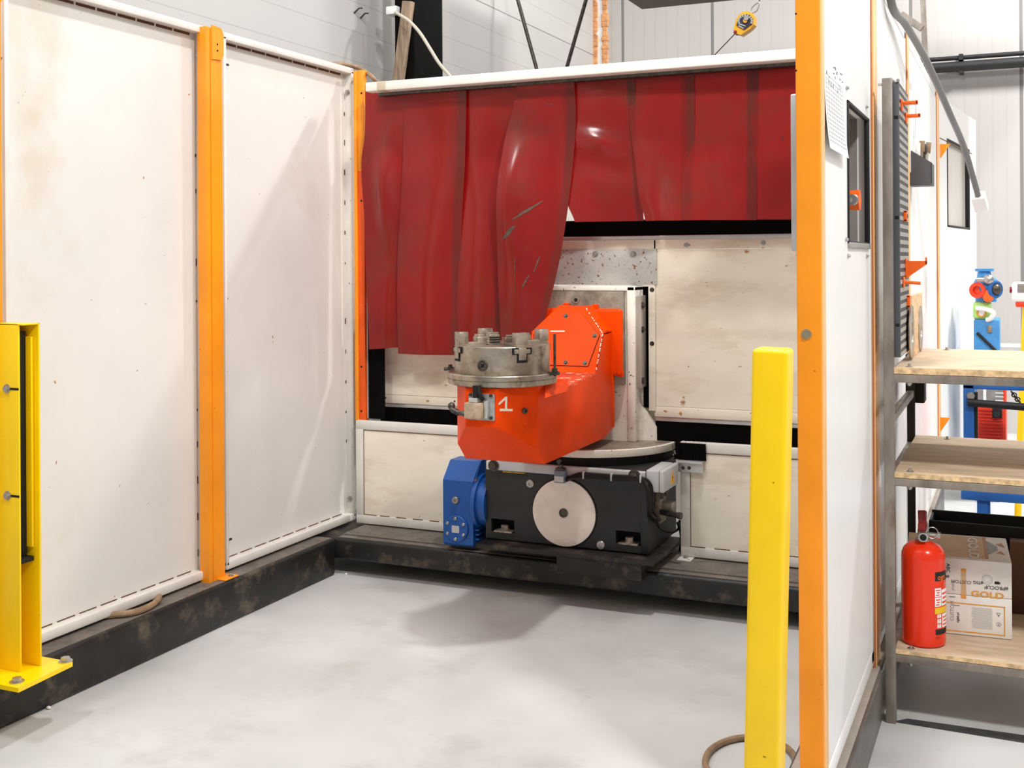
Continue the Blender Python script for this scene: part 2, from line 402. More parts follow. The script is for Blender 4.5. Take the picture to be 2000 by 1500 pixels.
# corner post
cp = thing('corner_post', 'narrow orange-red post in the rear left corner beside the red curtain', 'post', (-3.44, 5.6, .79))
xa, xm, xb_ = PY(693, 500, 5.60).x, PY(699, 500, 5.60).x, PY(711.5, 500, 5.60).x
zt = PY(702, 138, 5.6).z
MB().box(xa, xm, 5.595, 5.63, .79, zt, .002).build('post_flange', ORANGE, cp, 'orange flange')
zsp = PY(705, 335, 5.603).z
MB().box(xm-.001, xb_, 5.603, 5.64, zsp, zt+.004, .003).build('post_face', ORANGE, cp)
MB().box(xm-.001, xb_, 5.603, 5.64, .79, zsp, .003).build('post_face', ORANGEV, cp, 'red-orange lower face of the corner post')  # lower face in a redder orange than the upper one
h = MB()
for v in (182, 392, 716, 803): q = PY(706, v, 5.603); h.cyl(q+V((0, .002, 0)), q+V((0, -.0012, 0)), .006, 12)
pieces(h, 'hole', GRAPHD, cp)
# conduit over the corner
tag(MB().tube([PX(640, 126, -3.56), PX(668, 125, -3.56), PX(700, 133, -3.54), PY(722, 146, 5.62), PY(737, 162, 5.64)], .013, 10, 8).build('conduit', HOSE), 'brown flexible conduit arching over the rear left corner of the booth', 'conduit')
# hose under the left panel
tag(MB().tube([PZ(222, 1206, .215)-V((.06, 0, 0)), PZ(250, 1198, .215), PZ(285, 1188, .215), PZ(308, 1172, .215), PZ(330, 1160, .215)-V((.06, 0, 0))], .014, 10, 6).build('hose', HOSE), 'brown hose poking out from under the wide cream panel on the black beam', 'hose')

# ================================================================== REAR LOWER PANELS
def low_panel(x0, x1, z0, z1, y, label, sill=True):
    t = thing('lower_panel', label, 'panel', ((x0+x1)/2, y, z0), 'low cream panels at the rear')
    w = .05; f = MB()
    f.box(x0, x1, y, y+.04, z1-w, z1, .004); f.box(x0, x1, y, y+.04, z0, z0+w, .004)
    f.box(x0, x0+w, y, y+.04, z0+w-.004, z1-w+.004, .003); f.box(x1-w, x1, y, y+.04, z0+w-.004, z1-w+.004, .003)
    f.build('frame', CREAMF, t)
    MB().box(x0+w, x1-w, y+.004, y+.03, z0+w, z1-w).build('sheet', CREAMD, t)
    g = MB(); n = 7
    for i in range(n):
        a = x0+w+(x1-x0-2*w)*i/n; g.box(a, a+(x1-x0-2*w)/n*random.uniform(.5, .9), y+.001, y+.005, z0+w, z0+w+.004)
    g.box(x0+w, x1-w, y+.001, y+.005, z1-w-.004, z1-w); g.box(x0+w, x0+w+.003, y+.001, y+.005, z0+w, z1-w)
    pieces(g, 'seam', flat('dark_rust_seam', (110, 84, 60), .8), t)
    return t
xl = PY(695, 900, 5.57).x
low_panel(xl, -2.62, .213, PY(695, 821, 5.57).z, 5.57, 'low cream framed panel left of the blue gearbox on the black beam')
rp = low_panel(PY(1329, 1000, 5.57).x, -.62, .213, PY(1400, 867, 5.57).z, 5.57, 'low cream framed panel right of the black machine base')
a0, b0 = PZ(1326, 1090, .208), PZ(1354, 1097, .208)
ft = MB().box(PZ(1322, 1094, .208).x, PZ(1352, 1094, .208).x, 5.50, 5.60, .206, .212, .001).build('foot_plate', CREAMF, rp)
MB().bolt((-1.53, 5.545, .212), (0, 0, 1), .009, .01).build('foot_bolt', STEELB, ft)

# ================================================================== SCREEN PANELS (turn with the machine)
YM = 5.72
def screen_panel(x0, x1, z0, z1, label, lipb=.05, lipt=.05):
    t = thing('screen_panel', label, 'panel', ((x0+x1)/2, YM, z0), 'stained cream screen panels beside the column')
    MB().box(x0, x1, YM, YM+.03, z0+lipb, z1-lipt).build('sheet', CREAMD, t)
    f = MB(); f.box(x0, x1, YM-.004, YM+.034, z0, z0+lipb-.002, .003); f.box(x0, x1, YM-.004, YM+.034, z1-lipt+.002, z1, .003)
    pieces(f, 'edge_strip', CREAMD, t)
    r = MB()
    for k in range(5):
        x = random.uniform(x0+.05, x1-.05); w = random.uniform(.006, .014)
        r.prism([(x+w*math.cos(a)*random.uniform(.6, 1.1), YM-.0041, z0+.022+.012*math.sin(a)*random.uniform(.4, 1)) for a in [i*math.pi/4 for i in range(8)]], (0, -.0006, 0))
    pieces(r, 'rust_stain', paint('rust_stain', (186, 138, 84), .8, var=.3, vscale=60), t)
    return t
A = PY(1272, 812, YM); B = PY(1560, 463, YM)
zT = PY(1400, 467, YM).z; zB = PY(1275, 812, YM).z-.003
sp = screen_panel(PY(1278, 700, YM).x, -.63, zB, zT, 'large stained cream screen panel right of the white column under the short curtain strips', .055, .05)
# upper cross piece of the screen above the column
cross = MB().box(PY(1085, 480, YM).x-.25, PY(1278, 480, YM).x, YM+.0, YM+.03, PY(1085, 500, YM).z-.1, zT).build('cross_sheet', CREAMD, sp)
MB().box(PY(1085, 480, YM).x-.25, PY(1278, 480, YM).x+.01, YM-.004, YM+.034, zT-.05, zT, .003).build('edge_strip', CREAMD, sp)
gx0, gx1 = PY(1085, 520, YM-.012).x-.2, PY(1282, 520, YM-.012).x
gz0, gz1 = PY(1180, 556, YM-.012).z, PY(1180, 488, YM-.012).z
gp = MB().box(gx0, gx1, YM-.014, YM-.003, gz0, gz1, .002).build('joining_plate', GALV, sp, 'speckled grey joining plate with three bolts')
for u in (1092, 1163, 1237):
    MB().bolt(PY(u, 496, YM-.014), (0, -1, 0), .011, .012).build('bolt', STEELB, gp)
es = MB().box(PY(1267, 700, YM-.01).x, PY(1280, 700, YM-.01).x, YM-.012, YM-.002, zB+.03, gz0-.003, .002).build('edge_cover', CREAMD, sp)
for v in (566, 671): MB().bolt(PY(1273.5, v, YM-.012), (0, -1, 0), .008, .006).build('screw', STEELD, es)
for (u, v) in ((1341, 478), (1491, 474)): MB().bolt(PY(u, v, YM-.004), (0, -1, 0), .008, .007).build('bolt', STEELB, sp)
st = MB()
for (u, v, s_) in ((1341, 478, 7), (1458, 491, 5), (1334, 786, 5), (1335, 776, 3), (1300, 803, 4), (1490, 484, 3)):
    st.prism([PY(u+s_*math.cos(a)*random.uniform(.5, 1.2), v+s_*.55*math.sin(a)*random.uniform(.5, 1.2), YM-.0041) for a in [i*math.pi/6 for i in range(12)]], (0, -.0004, 0))
pieces(st, 'rust_stain', paint('rust_stain', (190, 120, 40), .8), sp)
lzT = PY(800, 600, YM).z
lp = screen_panel(PY(735, 740, YM).x, -2.45, PY(740, 786, YM).z, lzT, 'stained cream screen panel left of the chuck below the long curtain strips')
h = MB()
for (u, v) in ((748, 776), (753, 777), (888, 784)): h.cyl(PY(u, v, YM-.003), PY(u, v, YM-.006), .006, 12)
pieces(h, 'hole', STEELD, lp)

# brush seals: an aluminium holder with black bristles
def brush(p0, p1, d, length, label, y=YM+.012, hw=.011):
    p0, p1, d = V(p0), V(p1), V(d)
    t = thing('brush_seal', label, 'brush', (p0+p1)/2, 'black brush seals around the screen panels')
    n = max(12, int((p1-p0).length/.006)); e = (p1-p0)
    MB().bar(p0, p1, .016, hw*2, up=d, bev=.003).build('holder', ALU, t)
    m = MB(); base = d*hw*.6
    m.add([p0+base, p1+base, p1+d*(length*.9), p0+d*(length*.9)]+[q+V((0, .012, 0)) for q in (p0+base, p1+base, p1+d*(length*.9), p0+d*(length*.9))],
          [(0, 1, 2, 3), (7, 6, 5, 4), (0, 4, 5, 1), (1, 5, 6, 2), (2, 6, 7, 3), (3, 7, 4, 0)])
    en = e.normalized()
    for i in range(n):
        q = p0+e*((i+.5)/n); a = random.uniform(-.006, .006); L_ = length*random.uniform(.94, 1.02)
        yy = V((0, random.uniform(-.003, .013), 0))
        m.add([q+base+yy-en*.0025, q+base+yy+en*.0025, q+d*L_+yy+en*a, q+base+yy+V((0, .003, 0))], [(0, 1, 2), (1, 3, 2), (3, 0, 2), (0, 3, 1)])
    b = m.build('bristles', BRISTLE, t); b['kind'] = 'stuff'
    return t
Z = lambda v, u=1300: PY(u, v, YM).z
brush((-2.4, YM+.012, zT+.012), (-.63, YM+.012, zT+.012), (0, 0, 1), PY(1300, 430, YM).z-zT+.005, 'black brush seal with bright holder along the top of the large screen panel')
brush((PY(1290, 820, YM).x-.03, YM+.012, zB-.012), (-.63, YM+.012, zB-.012), (0, 0, -1), zB-PY(1300, 872, YM+.02).z+.02, 'black brush seal hanging below the large screen panel')
lb = PY(740, 786, YM).z
brush((PY(741, 790, YM).x, YM+.012, lb-.012), (-2.45, YM+.012, lb-.012), (0, 0, -1), lb-PY(740, 838, YM+.02).z, 'black brush seal hanging below the screen panel left of the chuck')
xs0 = PY(714.5, 700, 5.62).x
brush((xs0, 5.63, .80), (xs0, 5.63, PY(716, 300, 5.62).z), (1, 0, 0), .125, 'upright black brush seal in a white holder beside the corner post', hw=.012)
brush((PY(1270, 700, YM).x+.01, YM+.02, zB+.04), (PY(1270, 700, YM).x+.01, YM+.02, gz0-.01), (-1, 0, 0), .06, 'upright black brush seal between the white column and the large screen panel', hw=.008)
# corner brush tuft with its bent holder near the machine
q0, q1 = PY(1326, 911, 5.56), PY(1374, 911, 5.56)
t = thing('brush_seal', 'bushy black brush tuft above a bent aluminium bracket right of the turntable', 'brush', (q0+q1)/2, 'black brush seals around the screen panels')
MB().box(q0.x, q1.x, 5.545, 5.56, PY(1350, 922, 5.56).z, PY(1350, 901, 5.56).z, .002).box(q0.x, q1.x, 5.525, 5.56, PY(1350, 903, 5.56).z, PY(1350, 899, 5.56).z, .001).build('holder', ALU, t)
sc_ = MB()
for u in (1334, 1346): sc_.bolt(PY(u, 914, 5.545), (0, -1, 0), .006, .004)
pieces(sc_, 'screw', STEELD, t)
m = MB(); z0_ = PY(1350, 899, 5.56).z; z1_ = PY(1350, 856, 5.60).z
m.box(q0.x-.01, q1.x+.01, 5.56, 5.63, z0_, z1_-.02)
for i in range(420):
    x = random.uniform(q0.x-.03, q1.x+.012); y = random.uniform(5.555, 5.635); s_ = random.uniform(-.02, .02)
    m.add([(x-.0015, y, z0_), (x+.0015, y, z0_), (x, y+.003, z0_), (x+s_, y+random.uniform(-.02, .01), z1_+random.uniform(-.03, .008))], [(0, 1, 3), (1, 2, 3), (2, 0, 3), (0, 2, 1)])
b = m.build('bristles', BRISTLE, t); b['kind'] = 'stuff'

# rear side of the turning booth, glimpsed through the curtain slits
tag(bx(-3.6, -.6, 7.30, 7.36, .0, 2.3, .005).build('rear_screen', CREAMF), 'beige rear screen glimpsed through the slits of the red curtain', 'screen')
# ================================================================== CURTAIN
RY = 5.43
rt = thing('top_rail', 'white painted steel rail spanning the rear of the booth above the red curtain', 'rail', (-2.1, RY+.03, 2.64))
rz1, rz0 = PY(1100, 130.5, RY).z, PY(1100, 150, RY).z
rx0 = PY(713, 168, RY).x
MB().box(rx0, -.56, RY, RY+.075, rz0, rz1, .006, 3).build('rail_body', RAILM, rt)
ta, tb = PY(735, 167, RY).x, PY(754, 166, RY).x
MB().box(ta, tb, RY-.001, RY+.076, rz0-.001, rz1+.001, .006, 3).build('tape', paint('brown_masking_tape', (206, 190, 165), .6, var=.06), rt, 'beige masking tape wrapped round the rail')
cur = thing('strip_curtain', 'red welding curtain of overlapping strips hanging below the white rail', 'curtain', (-2.1, 5.55, 1.3))
MB().box(rx0+.02, -.57, 5.53, 5.60, rz0-.012, rz0+.02, .004).build('hanging_bar', STEELD, cur)
SCUFF = paint('grey_green_scuff', (92, 78, 66), .6, var=.2, vscale=60)
CURTE = curtain_mat('dimmed_curtain_overlap', (126, 40, 34), (100, 62, 48))  # strip margins browner: less light through two layers, put into the colour
def strip(left, right, y, bulge, label=None, edge=2, scuffs=()):
    def at(poly, t):
        v0, v1 = poly[0][1], poly[-1][1]; v = v0+(v1-v0)*t
        for (a, b), (c_, d) in zip(poly, poly[1:]):
            if v <= d+1e-6:
                k = (v-b)/(d-b) if d != b else 0
                return a+(c_-a)*k, v
        return poly[-1]
    def sm(poly):
        # smooth the outline with Catmull-Rom
        Q = []
        for i in range(len(poly)-1):
            a = poly[max(i-1, 0)]; b = poly[i]; c_ = poly[i+1]; d = poly[min(i+2, len(poly)-1)]
            for k in range(6):
                t = k/6
                Q.append((.5*(2*b[0]+(c_[0]-a[0])*t+(2*a[0]-5*b[0]+4*c_[0]-d[0])*t*t+(3*b[0]-a[0]-3*c_[0]+d[0])*t**3), b[1]+(c_[1]-b[1])*t))
        return Q+[poly[-1]]
    left, right = sm(left), sm(right)
    R, K = 64, 16; grid = []
    for i in range(R+1):
        t = i/R; (ul, vl), (ur, vr) = at(left, t), at(right, t)
        a, b = PY(ul, vl, y), PY(ur, vr, y); row = []
        for j in range(K+1):
            s_ = j/K; p = a.lerp(b, s_); p.y += bulge(s_, t)*min(1, t/.14); row.append(p)
        grid.append(row)
    o = MB().sheet(grid, .003).build('strip', CURT, cur, label)
    if scuffs:
        def sp(s_, t):
            (ul, vl), (ur, vr) = at(left, t), at(right, t)
            p = PY(ul, vl, y).lerp(PY(ur, vr, y), s_); p.y += bulge(s_, t)*min(1, t/.14)-.001
            return p
        sc_ = MB()
        for (sa, ta, sb, tb, w) in scuffs:
            n = 8
            top_ = [sp(sa+(sb-sa)*k/n, ta+(tb-ta)*k/n-w*sn(pi*k/n)*random.uniform(.5, 1)) for k in range(n+1)]
            bot_ = [sp(sa+(sb-sa)*k/n+.01, ta+(tb-ta)*k/n+w*sn(pi*k/n)*random.uniform(.5, 1)+.001) for k in range(n+1)]
            sc_.sheet([top_, bot_], -.0006)
        pieces(sc_, 'scuff_mark', SCUFF, o, 'grey-green scuff')
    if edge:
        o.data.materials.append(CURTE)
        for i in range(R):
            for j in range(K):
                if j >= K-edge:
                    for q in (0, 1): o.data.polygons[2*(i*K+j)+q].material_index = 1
    return o
sn, cs, pi = math.sin, math.cos, math.pi
g = lambda x, c_, w: math.exp(-((x-c_)/w)**2)
def top(u): return 168+(u-720)*(-.064)
def tl(u, *pts): return [(u, top(u)-4)]+list(pts)
strip(tl(713, (713, 260), (706, 320), (712, 420), (716, 540), (723, 682)), tl(802, (796, 300), (790, 420), (788, 560), (786, 678)), 5.565, lambda s, t: -.07*g(s-.35*t, .45, .24)*g(t, .42, .17)-.02*sn(pi*s)*g(t, .85, .25)+.02*(s-.5)*t, edge=0)
strip(tl(790, (786, 320), (780, 430), (777, 560), (776, 691)), tl(911, (908, 330), (902, 440), (898, 560), (894, 694)), 5.548, lambda s, t: -.03*sn(pi*s)*g(t, .75, .4)-.02*g(t, .97, .12)*sn(pi*s)+.012*sn(7*t+2*s)*t)
strip(tl(893, (891, 330), (888, 440), (890, 560), (892, 690)), tl(1030, (1026, 300), (1000, 420), (985, 560), (980, 690)), 5.565, lambda s, t: .03*g(t, .28, .15)*g(s, .75, .3)-.03*sn(pi*s)*g(t, .6, .3)+.01*sn(6*t))
strip(tl(1012, (1003, 205), (990, 260), (984, 330), (980, 430), (977, 540), (980, 658)), tl(1120, (1123, 230), (1118, 320), (1108, 420), (1092, 520), (1061, 652)), 5.534, lambda s, t: -.10*g(s, .14, .34)*g(t, .46, .2)-.03*g(s, .35, .4)*g(t, .75, .2)+.012*sn(5*t+s), scuffs=((.25, .56, .62, .49, .006), (.1, .63, .3, .58, .012), (.62, .76, .68, .70, .008), (.45, .82, .55, .77, .008), (.52, .12, .66, .121, .002), (.3, .7, .33, .84, .004)))
strip(tl(1102, (1106, 250), (1108, 330), (1112, 400), (1126, 434)), tl(1240, (1243, 250), (1248, 330), (1251, 380), (1255, 431)), 5.560, lambda s, t: -.026*g(t-.12*s, .42, .075)*g(s, .45, .35)+.014*g(t-.1*s, .58, .09)*sn(pi*s)-.012*g(t, .2, .1)*g(s, .6, .3)-.03*g(s, .1, .25)*g(t, 1., .3)+.02*g(s, .9, .3)*t)
strip(tl(1224, (1232, 250), (1244, 330), (1252, 390), (1264, 432)), tl(1356, (1356, 260), (1355, 350), (1355, 430)), 5.566, lambda s, t: -.05*g(s, .3, .3)*g(t, 1., .45)+.03*(s-.4)*t)
strip(tl(1331, (1331, 260), (1331, 350), (1331, 430)), tl(1482, (1480, 260), (1479, 350), (1478, 430)), 5.572, lambda s, t: -.010*sn(pi*s)*g(t, .8, .35)+.006*sn(4*t))
s8 = strip(tl(1459, (1459, 260), (1459, 350), (1459, 429)), tl(1590, (1590, 260), (1590, 350), (1590, 429)), 5.578, lambda s, t: -.012*sn(pi*s)*t)
MB().text('2', PY(1525, 275, 5.560), (1, 0, 0), (0, 0, 1), .032).build('painted_number', INK, s8, 'small black handwritten 2', recalc=False)
# ================================================================== WELDING POSITIONER
AXC = -2.116
pos = thing('welding_positioner', 'welding positioner with orange arm, steel chuck and black base between the panels', 'machine', (AXC, 5.55, .25))
BY = 5.30
bl, br_ = PY(948, 899, BY), PY(1264, 921, BY)
bx0, bx1 = bl.x, br_.x; bz1 = (bl.z+br_.z)/2; bz0 = .277
MBh = MB
def G(x, y): return (840+x/3.846, 860+y/3.846)      # crop measurements of the machine base
def H(x, y): return (840+x/3.846, 560+y/3.846)      # crop measurements of the arm
# base box with two bolt pockets
m = MB(); pk = []
for qa, qb in ((G(460, 585), G(633, 700)), (G(1395, 675), G(1585, 795))):
    a, b = PY(*qa, BY), PY(*qb, BY); pk.append((a.x, b.x, b.z, a.z))
us = sorted({bx0, bx1, *[k for h_ in pk for k in h_[:2]]}); vs = sorted({bz0, bz1, *[k for h_ in pk for k in h_[2:]]})
m.tiles(us, vs, pk, lambda a, b, c_, d: m.box(a, b, BY, BY+.09, c_, d))
m.box(bx0, bx1, BY+.09, 5.80, bz0, bz1)
base = m.build('base_housing', GRAPH, pos)
e = MB()
for h_ in pk: e.box(h_[0], h_[1], BY+.085, BY+.089, h_[2], h_[3]); e.box(h_[0]+.001, h_[1]-.001, BY+.012, BY+.088, h_[3]-.002, h_[3]-.0005)
pieces(e, 'pocket', GRAPHD, base)
for (qa, h_) in ((G(565, 690), pk[0]), (G(1500, 790), pk[1])):
    p = PY(*qa, BY+.03); z = h_[2]
    MB().box(p.x-.05, p.x+.05, BY-.004, BY+.06, z-.001, z+.006, .001).cyl((p.x, BY+.03, z+.006), (p.x, BY+.03, z+.012), .024, 20).cyl((p.x, BY+.03, z+.01), (p.x, BY+.03, z+.032), .021, 6).build('anchor_bolt', paint('rusty_bolt', (168, 158, 146), .45, .5, var=.2, vscale=40), base)
# edge column of the base at the right
MB().box(bx1-.035, bx1+.002, BY-.006, BY+.02, bz0, bz1-.002, .006).build('corner_cover', GRAPH, base)
# base plate and support
PYF = 5.20
pl, pr = PY(936, 1060, PYF), PY(1277, 1100, PYF)
pz = (pl.z+pr.z)/2
pt = MB().box(pl.x-.02, pr.x, PYF, 5.72, pz-.022, pz, .002).build('base_plate', BLACKB, pos)
sb0 = PY(*G(1590, 1060), PYF+.01)
MB().box(PY(*G(950, 960), PYF+.01).x, sb0.x, PYF+.008, 5.72, sb0.z, pz-.022, .004).build('support_block', BLACKB, pt)
# round cover
cc = PY(*G(1010, 542), BY); R_ = (PY(*G(1245, 560), BY).x-PY(*G(775, 530), BY).x)/2
MB().lathe(cc+V((0, .001, 0)), [(R_+.006, 0), (R_+.006, .003), (R_, .006)], 64, (0, -1, 0)).build('cover_rim', GRAPHD, base)
cv = MB().lathe(cc, [(R_, 0), (R_, .011), (R_-.002, .013), (.001, .013)], 72, (0, -1, 0)).build('round_cover', DISC, base, 'pale round cover plate')
MB().lathe(cc+V((0, -.012, 0)), [(.023, 0), (.023, .006), (.016, .007), (.016, .003), (.001, .003)], 28, (0, -1, 0)).build('centre_bush', STEELD, cv)
for q in (G(752, 325), G(1283, 787)):
    p = PY(*q, BY); MB().lathe(p, [(.021, 0), (.021, .004), (.019, .006), (.009, .006), (.008, .001), (.001, .001)], 24, (0, -1, 0)).build('plug', STEELB, base)
# grey rail along the top with its bolts, label, switch
ra, rb = PY(*G(418, 155), BY-.03), PY(*G(1612, 236), BY-.03)
rzh = PY(*G(420, 220), BY-.03).z
rl = MB().box(ra.x, rb.x, BY-.03, BY-.001, rzh, (ra.z+rb.z)/2, .006, 3).build('cable_rail', GREYL, pos, 'pale grey cable rail')
for q in (G(478, 190), G(1535, 265)):
    MB().bolt(PY(*q, BY-.03), (0, -1, 0), .02, .016).build('rail_bolt', STEELD, rl)
a, b = PY(*G(545, 230), BY-.002), PY(*G(715, 252), BY-.002)
MB().box(a.x, b.x, BY-.006, BY-.0005, b.z, a.z, .002).build('yellow_label', paint('yellow_strip', (226, 170, 50), .5, var=.2, vscale=40), base)
a, b = PY(*G(932, 225), BY-.07), PY(*G(1020, 325), BY-.07)
sw = MB().box(a.x, a.x+.055, BY-.075, BY-.031, b.z, a.z, .004).build('limit_switch', paint('blue_grey_switch', (112, 124, 140), .45), pos)
MB().box(a.x+.003, a.x+.05, BY-.0758, BY-.074, b.z+.006, a.z-.028).build('type_plate', flat('switch_plate', (200, 200, 200), .4), sw)
MB().cyl((a.x+.028, BY-.053, a.z), (a.x+.028, BY-.053, a.z+.028), .012, 14).box(a.x+.005, a.x+.05, BY-.07, BY-.036, a.z-.002, a.z+.012, .002).cyl((a.x+.02, BY-.06, a.z+.04), (a.x+.02, BY-.045, a.z+.04), .011, 16).build('switch_plunger', STEELD, sw)
# cables along the rail and down the right side
def cab(pts, r=.007, n=6): return MB().tube(pts, r, 8, n)
c1 = cab([PY(*G(1020, 300), BY-.06), PY(*G(1070, 275), BY-.045), PY(*G(1150, 255), BY-.04), PY(*G(1360, 270), BY-.04), PY(*G(1580, 285), BY-.04), PX(*G(1650, 330), bx1+.02), PX(*G(1668, 420), bx1+.03), PX(*G(1665, 500), bx1+.03), PX(*G(1700, 570), bx1+.03)], .0105)
c1.tube([PY(*G(1030, 290), BY-.055), PY(*G(1150, 272), BY-.045), PY(*G(1360, 287), BY-.045), PY(*G(1580, 300), BY-.045), PX(*G(1630, 350), bx1+.02), PX(*G(1645, 450), bx1+.03), PX(*G(1660, 560), bx1+.03), PX(*G(1740, 600), bx1+.02)], .009, 8, 6)
c1.build('cable', CABLE, pos)
ck = MB()
for q in (G(1150, 262), G(1360, 278), G(1580, 290)): p = PY(*q, BY-.052); ck.box(p.x-.004, p.x+.004, BY-.056, BY-.03, p.z-.018, p.z+.018, .002)
pieces(ck, 'cable_clip', GREYL, rl)
c2 = cab([PX(*G(1700, 570), bx1+.03), PX(*G(1720, 650), bx1+.03), PX(*G(1800, 690), bx1+.04), PX(*G(1860, 670), bx1+.05), PX(*G(1875, 600), bx1+.06)], .006)
for dx in (0, 16, 34): c2.tube([PX(*G(1858+dx*.4, 620), bx1+.06), PX(*G(1880+dx*.8, 680), bx1+.06), PX(*G(1885+dx, 760), bx1+.06), PX(*G(1875+dx*.8, 850), bx1+.05), PX(*G(1872+dx*.4, 880), bx1+.05)], .007, 8, 5)
c2.build('cable', CABLE, pos)
# junction box with warning triangle
fx = bx1+.09
a, b = PX(*G(1720, 230), fx), PX(*G(1862, 380), fx)
j0, j1 = PX(*G(1757, 235), fx), PX(*G(1866, 330), fx)
jz0 = PX(*G(1757, 400), fx).z; jz1 = PX(*G(1757, 232), fx).z
jb = MB().box(bx1+.0, fx-.026, j0.y, j1.y, jz0, jz1, .008, 3).build('junction_box', GREYL, pos)
MB().box(fx-.025, fx, j0.y, j1.y, jz0, jz1, .008, 3).build('lid', GREYL, jb)
cy_, cz_ = (j0.y+j1.y)/2+.02, (jz0+jz1)/2
MB().prism([(fx, cy_-.038, cz_-.03), (fx, cy_+.038, cz_-.03), (fx, cy_, cz_+.035)], (.0008, 0, 0)).build('warning_sign', flat('warning_yellow', (245, 180, 20), .5), jb, 'yellow warning triangle with black lightning bolt')
MB().prism([(fx+.0008, cy_+.004, cz_+.018), (fx+.0008, cy_-.008, cz_-.006), (fx+.0008, cy_, cz_-.006), (fx+.0008, cy_-.003, cz_-.022), (fx+.0008, cy_+.009, cz_+.002), (fx+.0008, cy_+.001, cz_+.002)], (.0006, 0, 0)).build('lightning_bolt', INK, jb)
gl = MB()
for k in range(3): gl.cyl((bx1+.045, j0.y+.04+.07*k, jz0), (bx1+.045, j0.y+.04+.07*k, jz0-.03), .014, 14); gl.cyl((bx1+.045, j0.y+.04+.07*k, jz0-.02), (bx1+.045, j0.y+.04+.07*k, jz0-.05), .009, 12)
pieces(gl, 'cable_gland', STEELD, jb)
# hand crank / connector block lower right
p = PX(*G(1840, 480), bx1+.05)
cn = MB().box(bx1, bx1+.03, 5.42, 5.52, .40, .53, .003).box(bx1+.03, bx1+.085, 5.44, 5.50, .44, .50, .004).build('sensor_bracket', GREYP, pos)
MB().cyl((bx1+.03, 5.425, .458), (bx1+.135, 5.40, .452), .014, 18).cyl((bx1+.125, 5.402, .4525), (bx1+.14, 5.399, .452), .017, 18).build('sensor', STEELD, cn)
# gearmotor (blue)
MY = BY-.02
q8 = lambda x, y: (860+x/7.5, 880+y/7.5)
mx0, mx1 = PY(*q8(42, 900), MY).x, PY(*q8(478, 900), MY).x
mz0, mz1 = PY(*q8(240, 1400), MY).z, PY(*q8(240, 440), MY).z
ytop = PY(*q8(180, 135), MY+.08)
gm = MB().prism([(mx0, MY, mz0+.012), (mx0, MY+.012, mz0), (mx0, MY+.2, mz0), (mx0, MY+.2, ytop.z), (mx0, MY+.085, ytop.z), (mx0, MY, mz1)], (mx1-mx0, 0, 0)).build('gearbox', BLUE, pos, 'blue gearbox')
MB().prism([(mx1-.01, MY+.005, mz1-.02), (mx1-.01, MY+.09, ytop.z+.004), (mx1-.01, MY+.2, ytop.z+.004), (mx1-.01, MY+.2, mz1-.05)], (.014, 0, 0)).build('gear_flange', BLUE, gm)
MB().cyl((mx1, MY+.11, (mz1+mz0)/2+.05), (bx0+.005, MY+.11, (mz1+mz0)/2+.05), .125, 40).cyl((mx1, MY+.11, (mz1+mz0)/2+.05), (mx1+.02, MY+.11, (mz1+mz0)/2+.05), .145, 40).build('motor_adapter', BLUE, gm)
fc = PY(*q8(240, 1140), MY); fr = .068
cv = MB().lathe(fc, [(fr, 0), (fr, .008), (fr-.003, .011), (.001, .011)], 40, (0, -1, 0)).build('end_cover', BLUE, gm)
for k in range(6):
    t = pi/2+k*pi/3; MB().lathe(fc+V((cs(t)*.053, -.011, sn(t)*.053)), [(.0085, 0), (.0085, .006), (.007, .008), (.001, .008)], 14, (0, -1, 0)).build('cover_screw', STEELB, cv)
MB().box(fc.x-.022, fc.x+.02, MY-.013, MY-.0105, fc.z-.02, fc.z+.016).build('type_plate', ALU, cv)
p = PY(*q8(232, 722), MY); MB().lathe(p, [(.018, 0), (.018, .014), (.016, .016), (.008, .016), (.007, .006), (.001, .006)], 22, (0, -1, 0)).build('oil_plug', STEELB, gm)
fn = MB()
for k in range(6):
    z = mz0+.035+k*.024; fn.box(mx1-.002, mx1+.022, MY+.02, MY+.16, z, z+.008, .002); fn.box(mx0-.006, mx0+.002, MY+.01, MY+.16, z+.02, z+.03, .002)
fn.build('cooling_fins', BLUE, gm)
nb = MB()
for k, (dy, dz) in enumerate(((.03, .03), (.02, -.06), (.06, -.16), (.03, .12))): nb.bolt((mx1+.004, MY+dy, (mz1+mz0)/2+.05+dz), (1, -.4, 0), .009, .012)
pieces(nb, 'flange_bolt', STEELB, gm)
# turntable
TZ = .757; TC = V((-2.10, 5.756, 0))
MB().lathe(TC, [(.435, bz1), (.435, TZ-.036), (.42, TZ-.034)], 96).build('bearing_ring', GRAPHD, pos)
tt = MB().lathe(TC, [(.466, TZ-.038), (.468, TZ-.034), (.468, TZ-.003), (.464, TZ), (.001, TZ)], 128).build('turntable', COLW, pos)
MB().lathe(TC, [(.455, TZ), (.455, TZ+.0006)], 96).build('turntable_top', GREYP, tt)
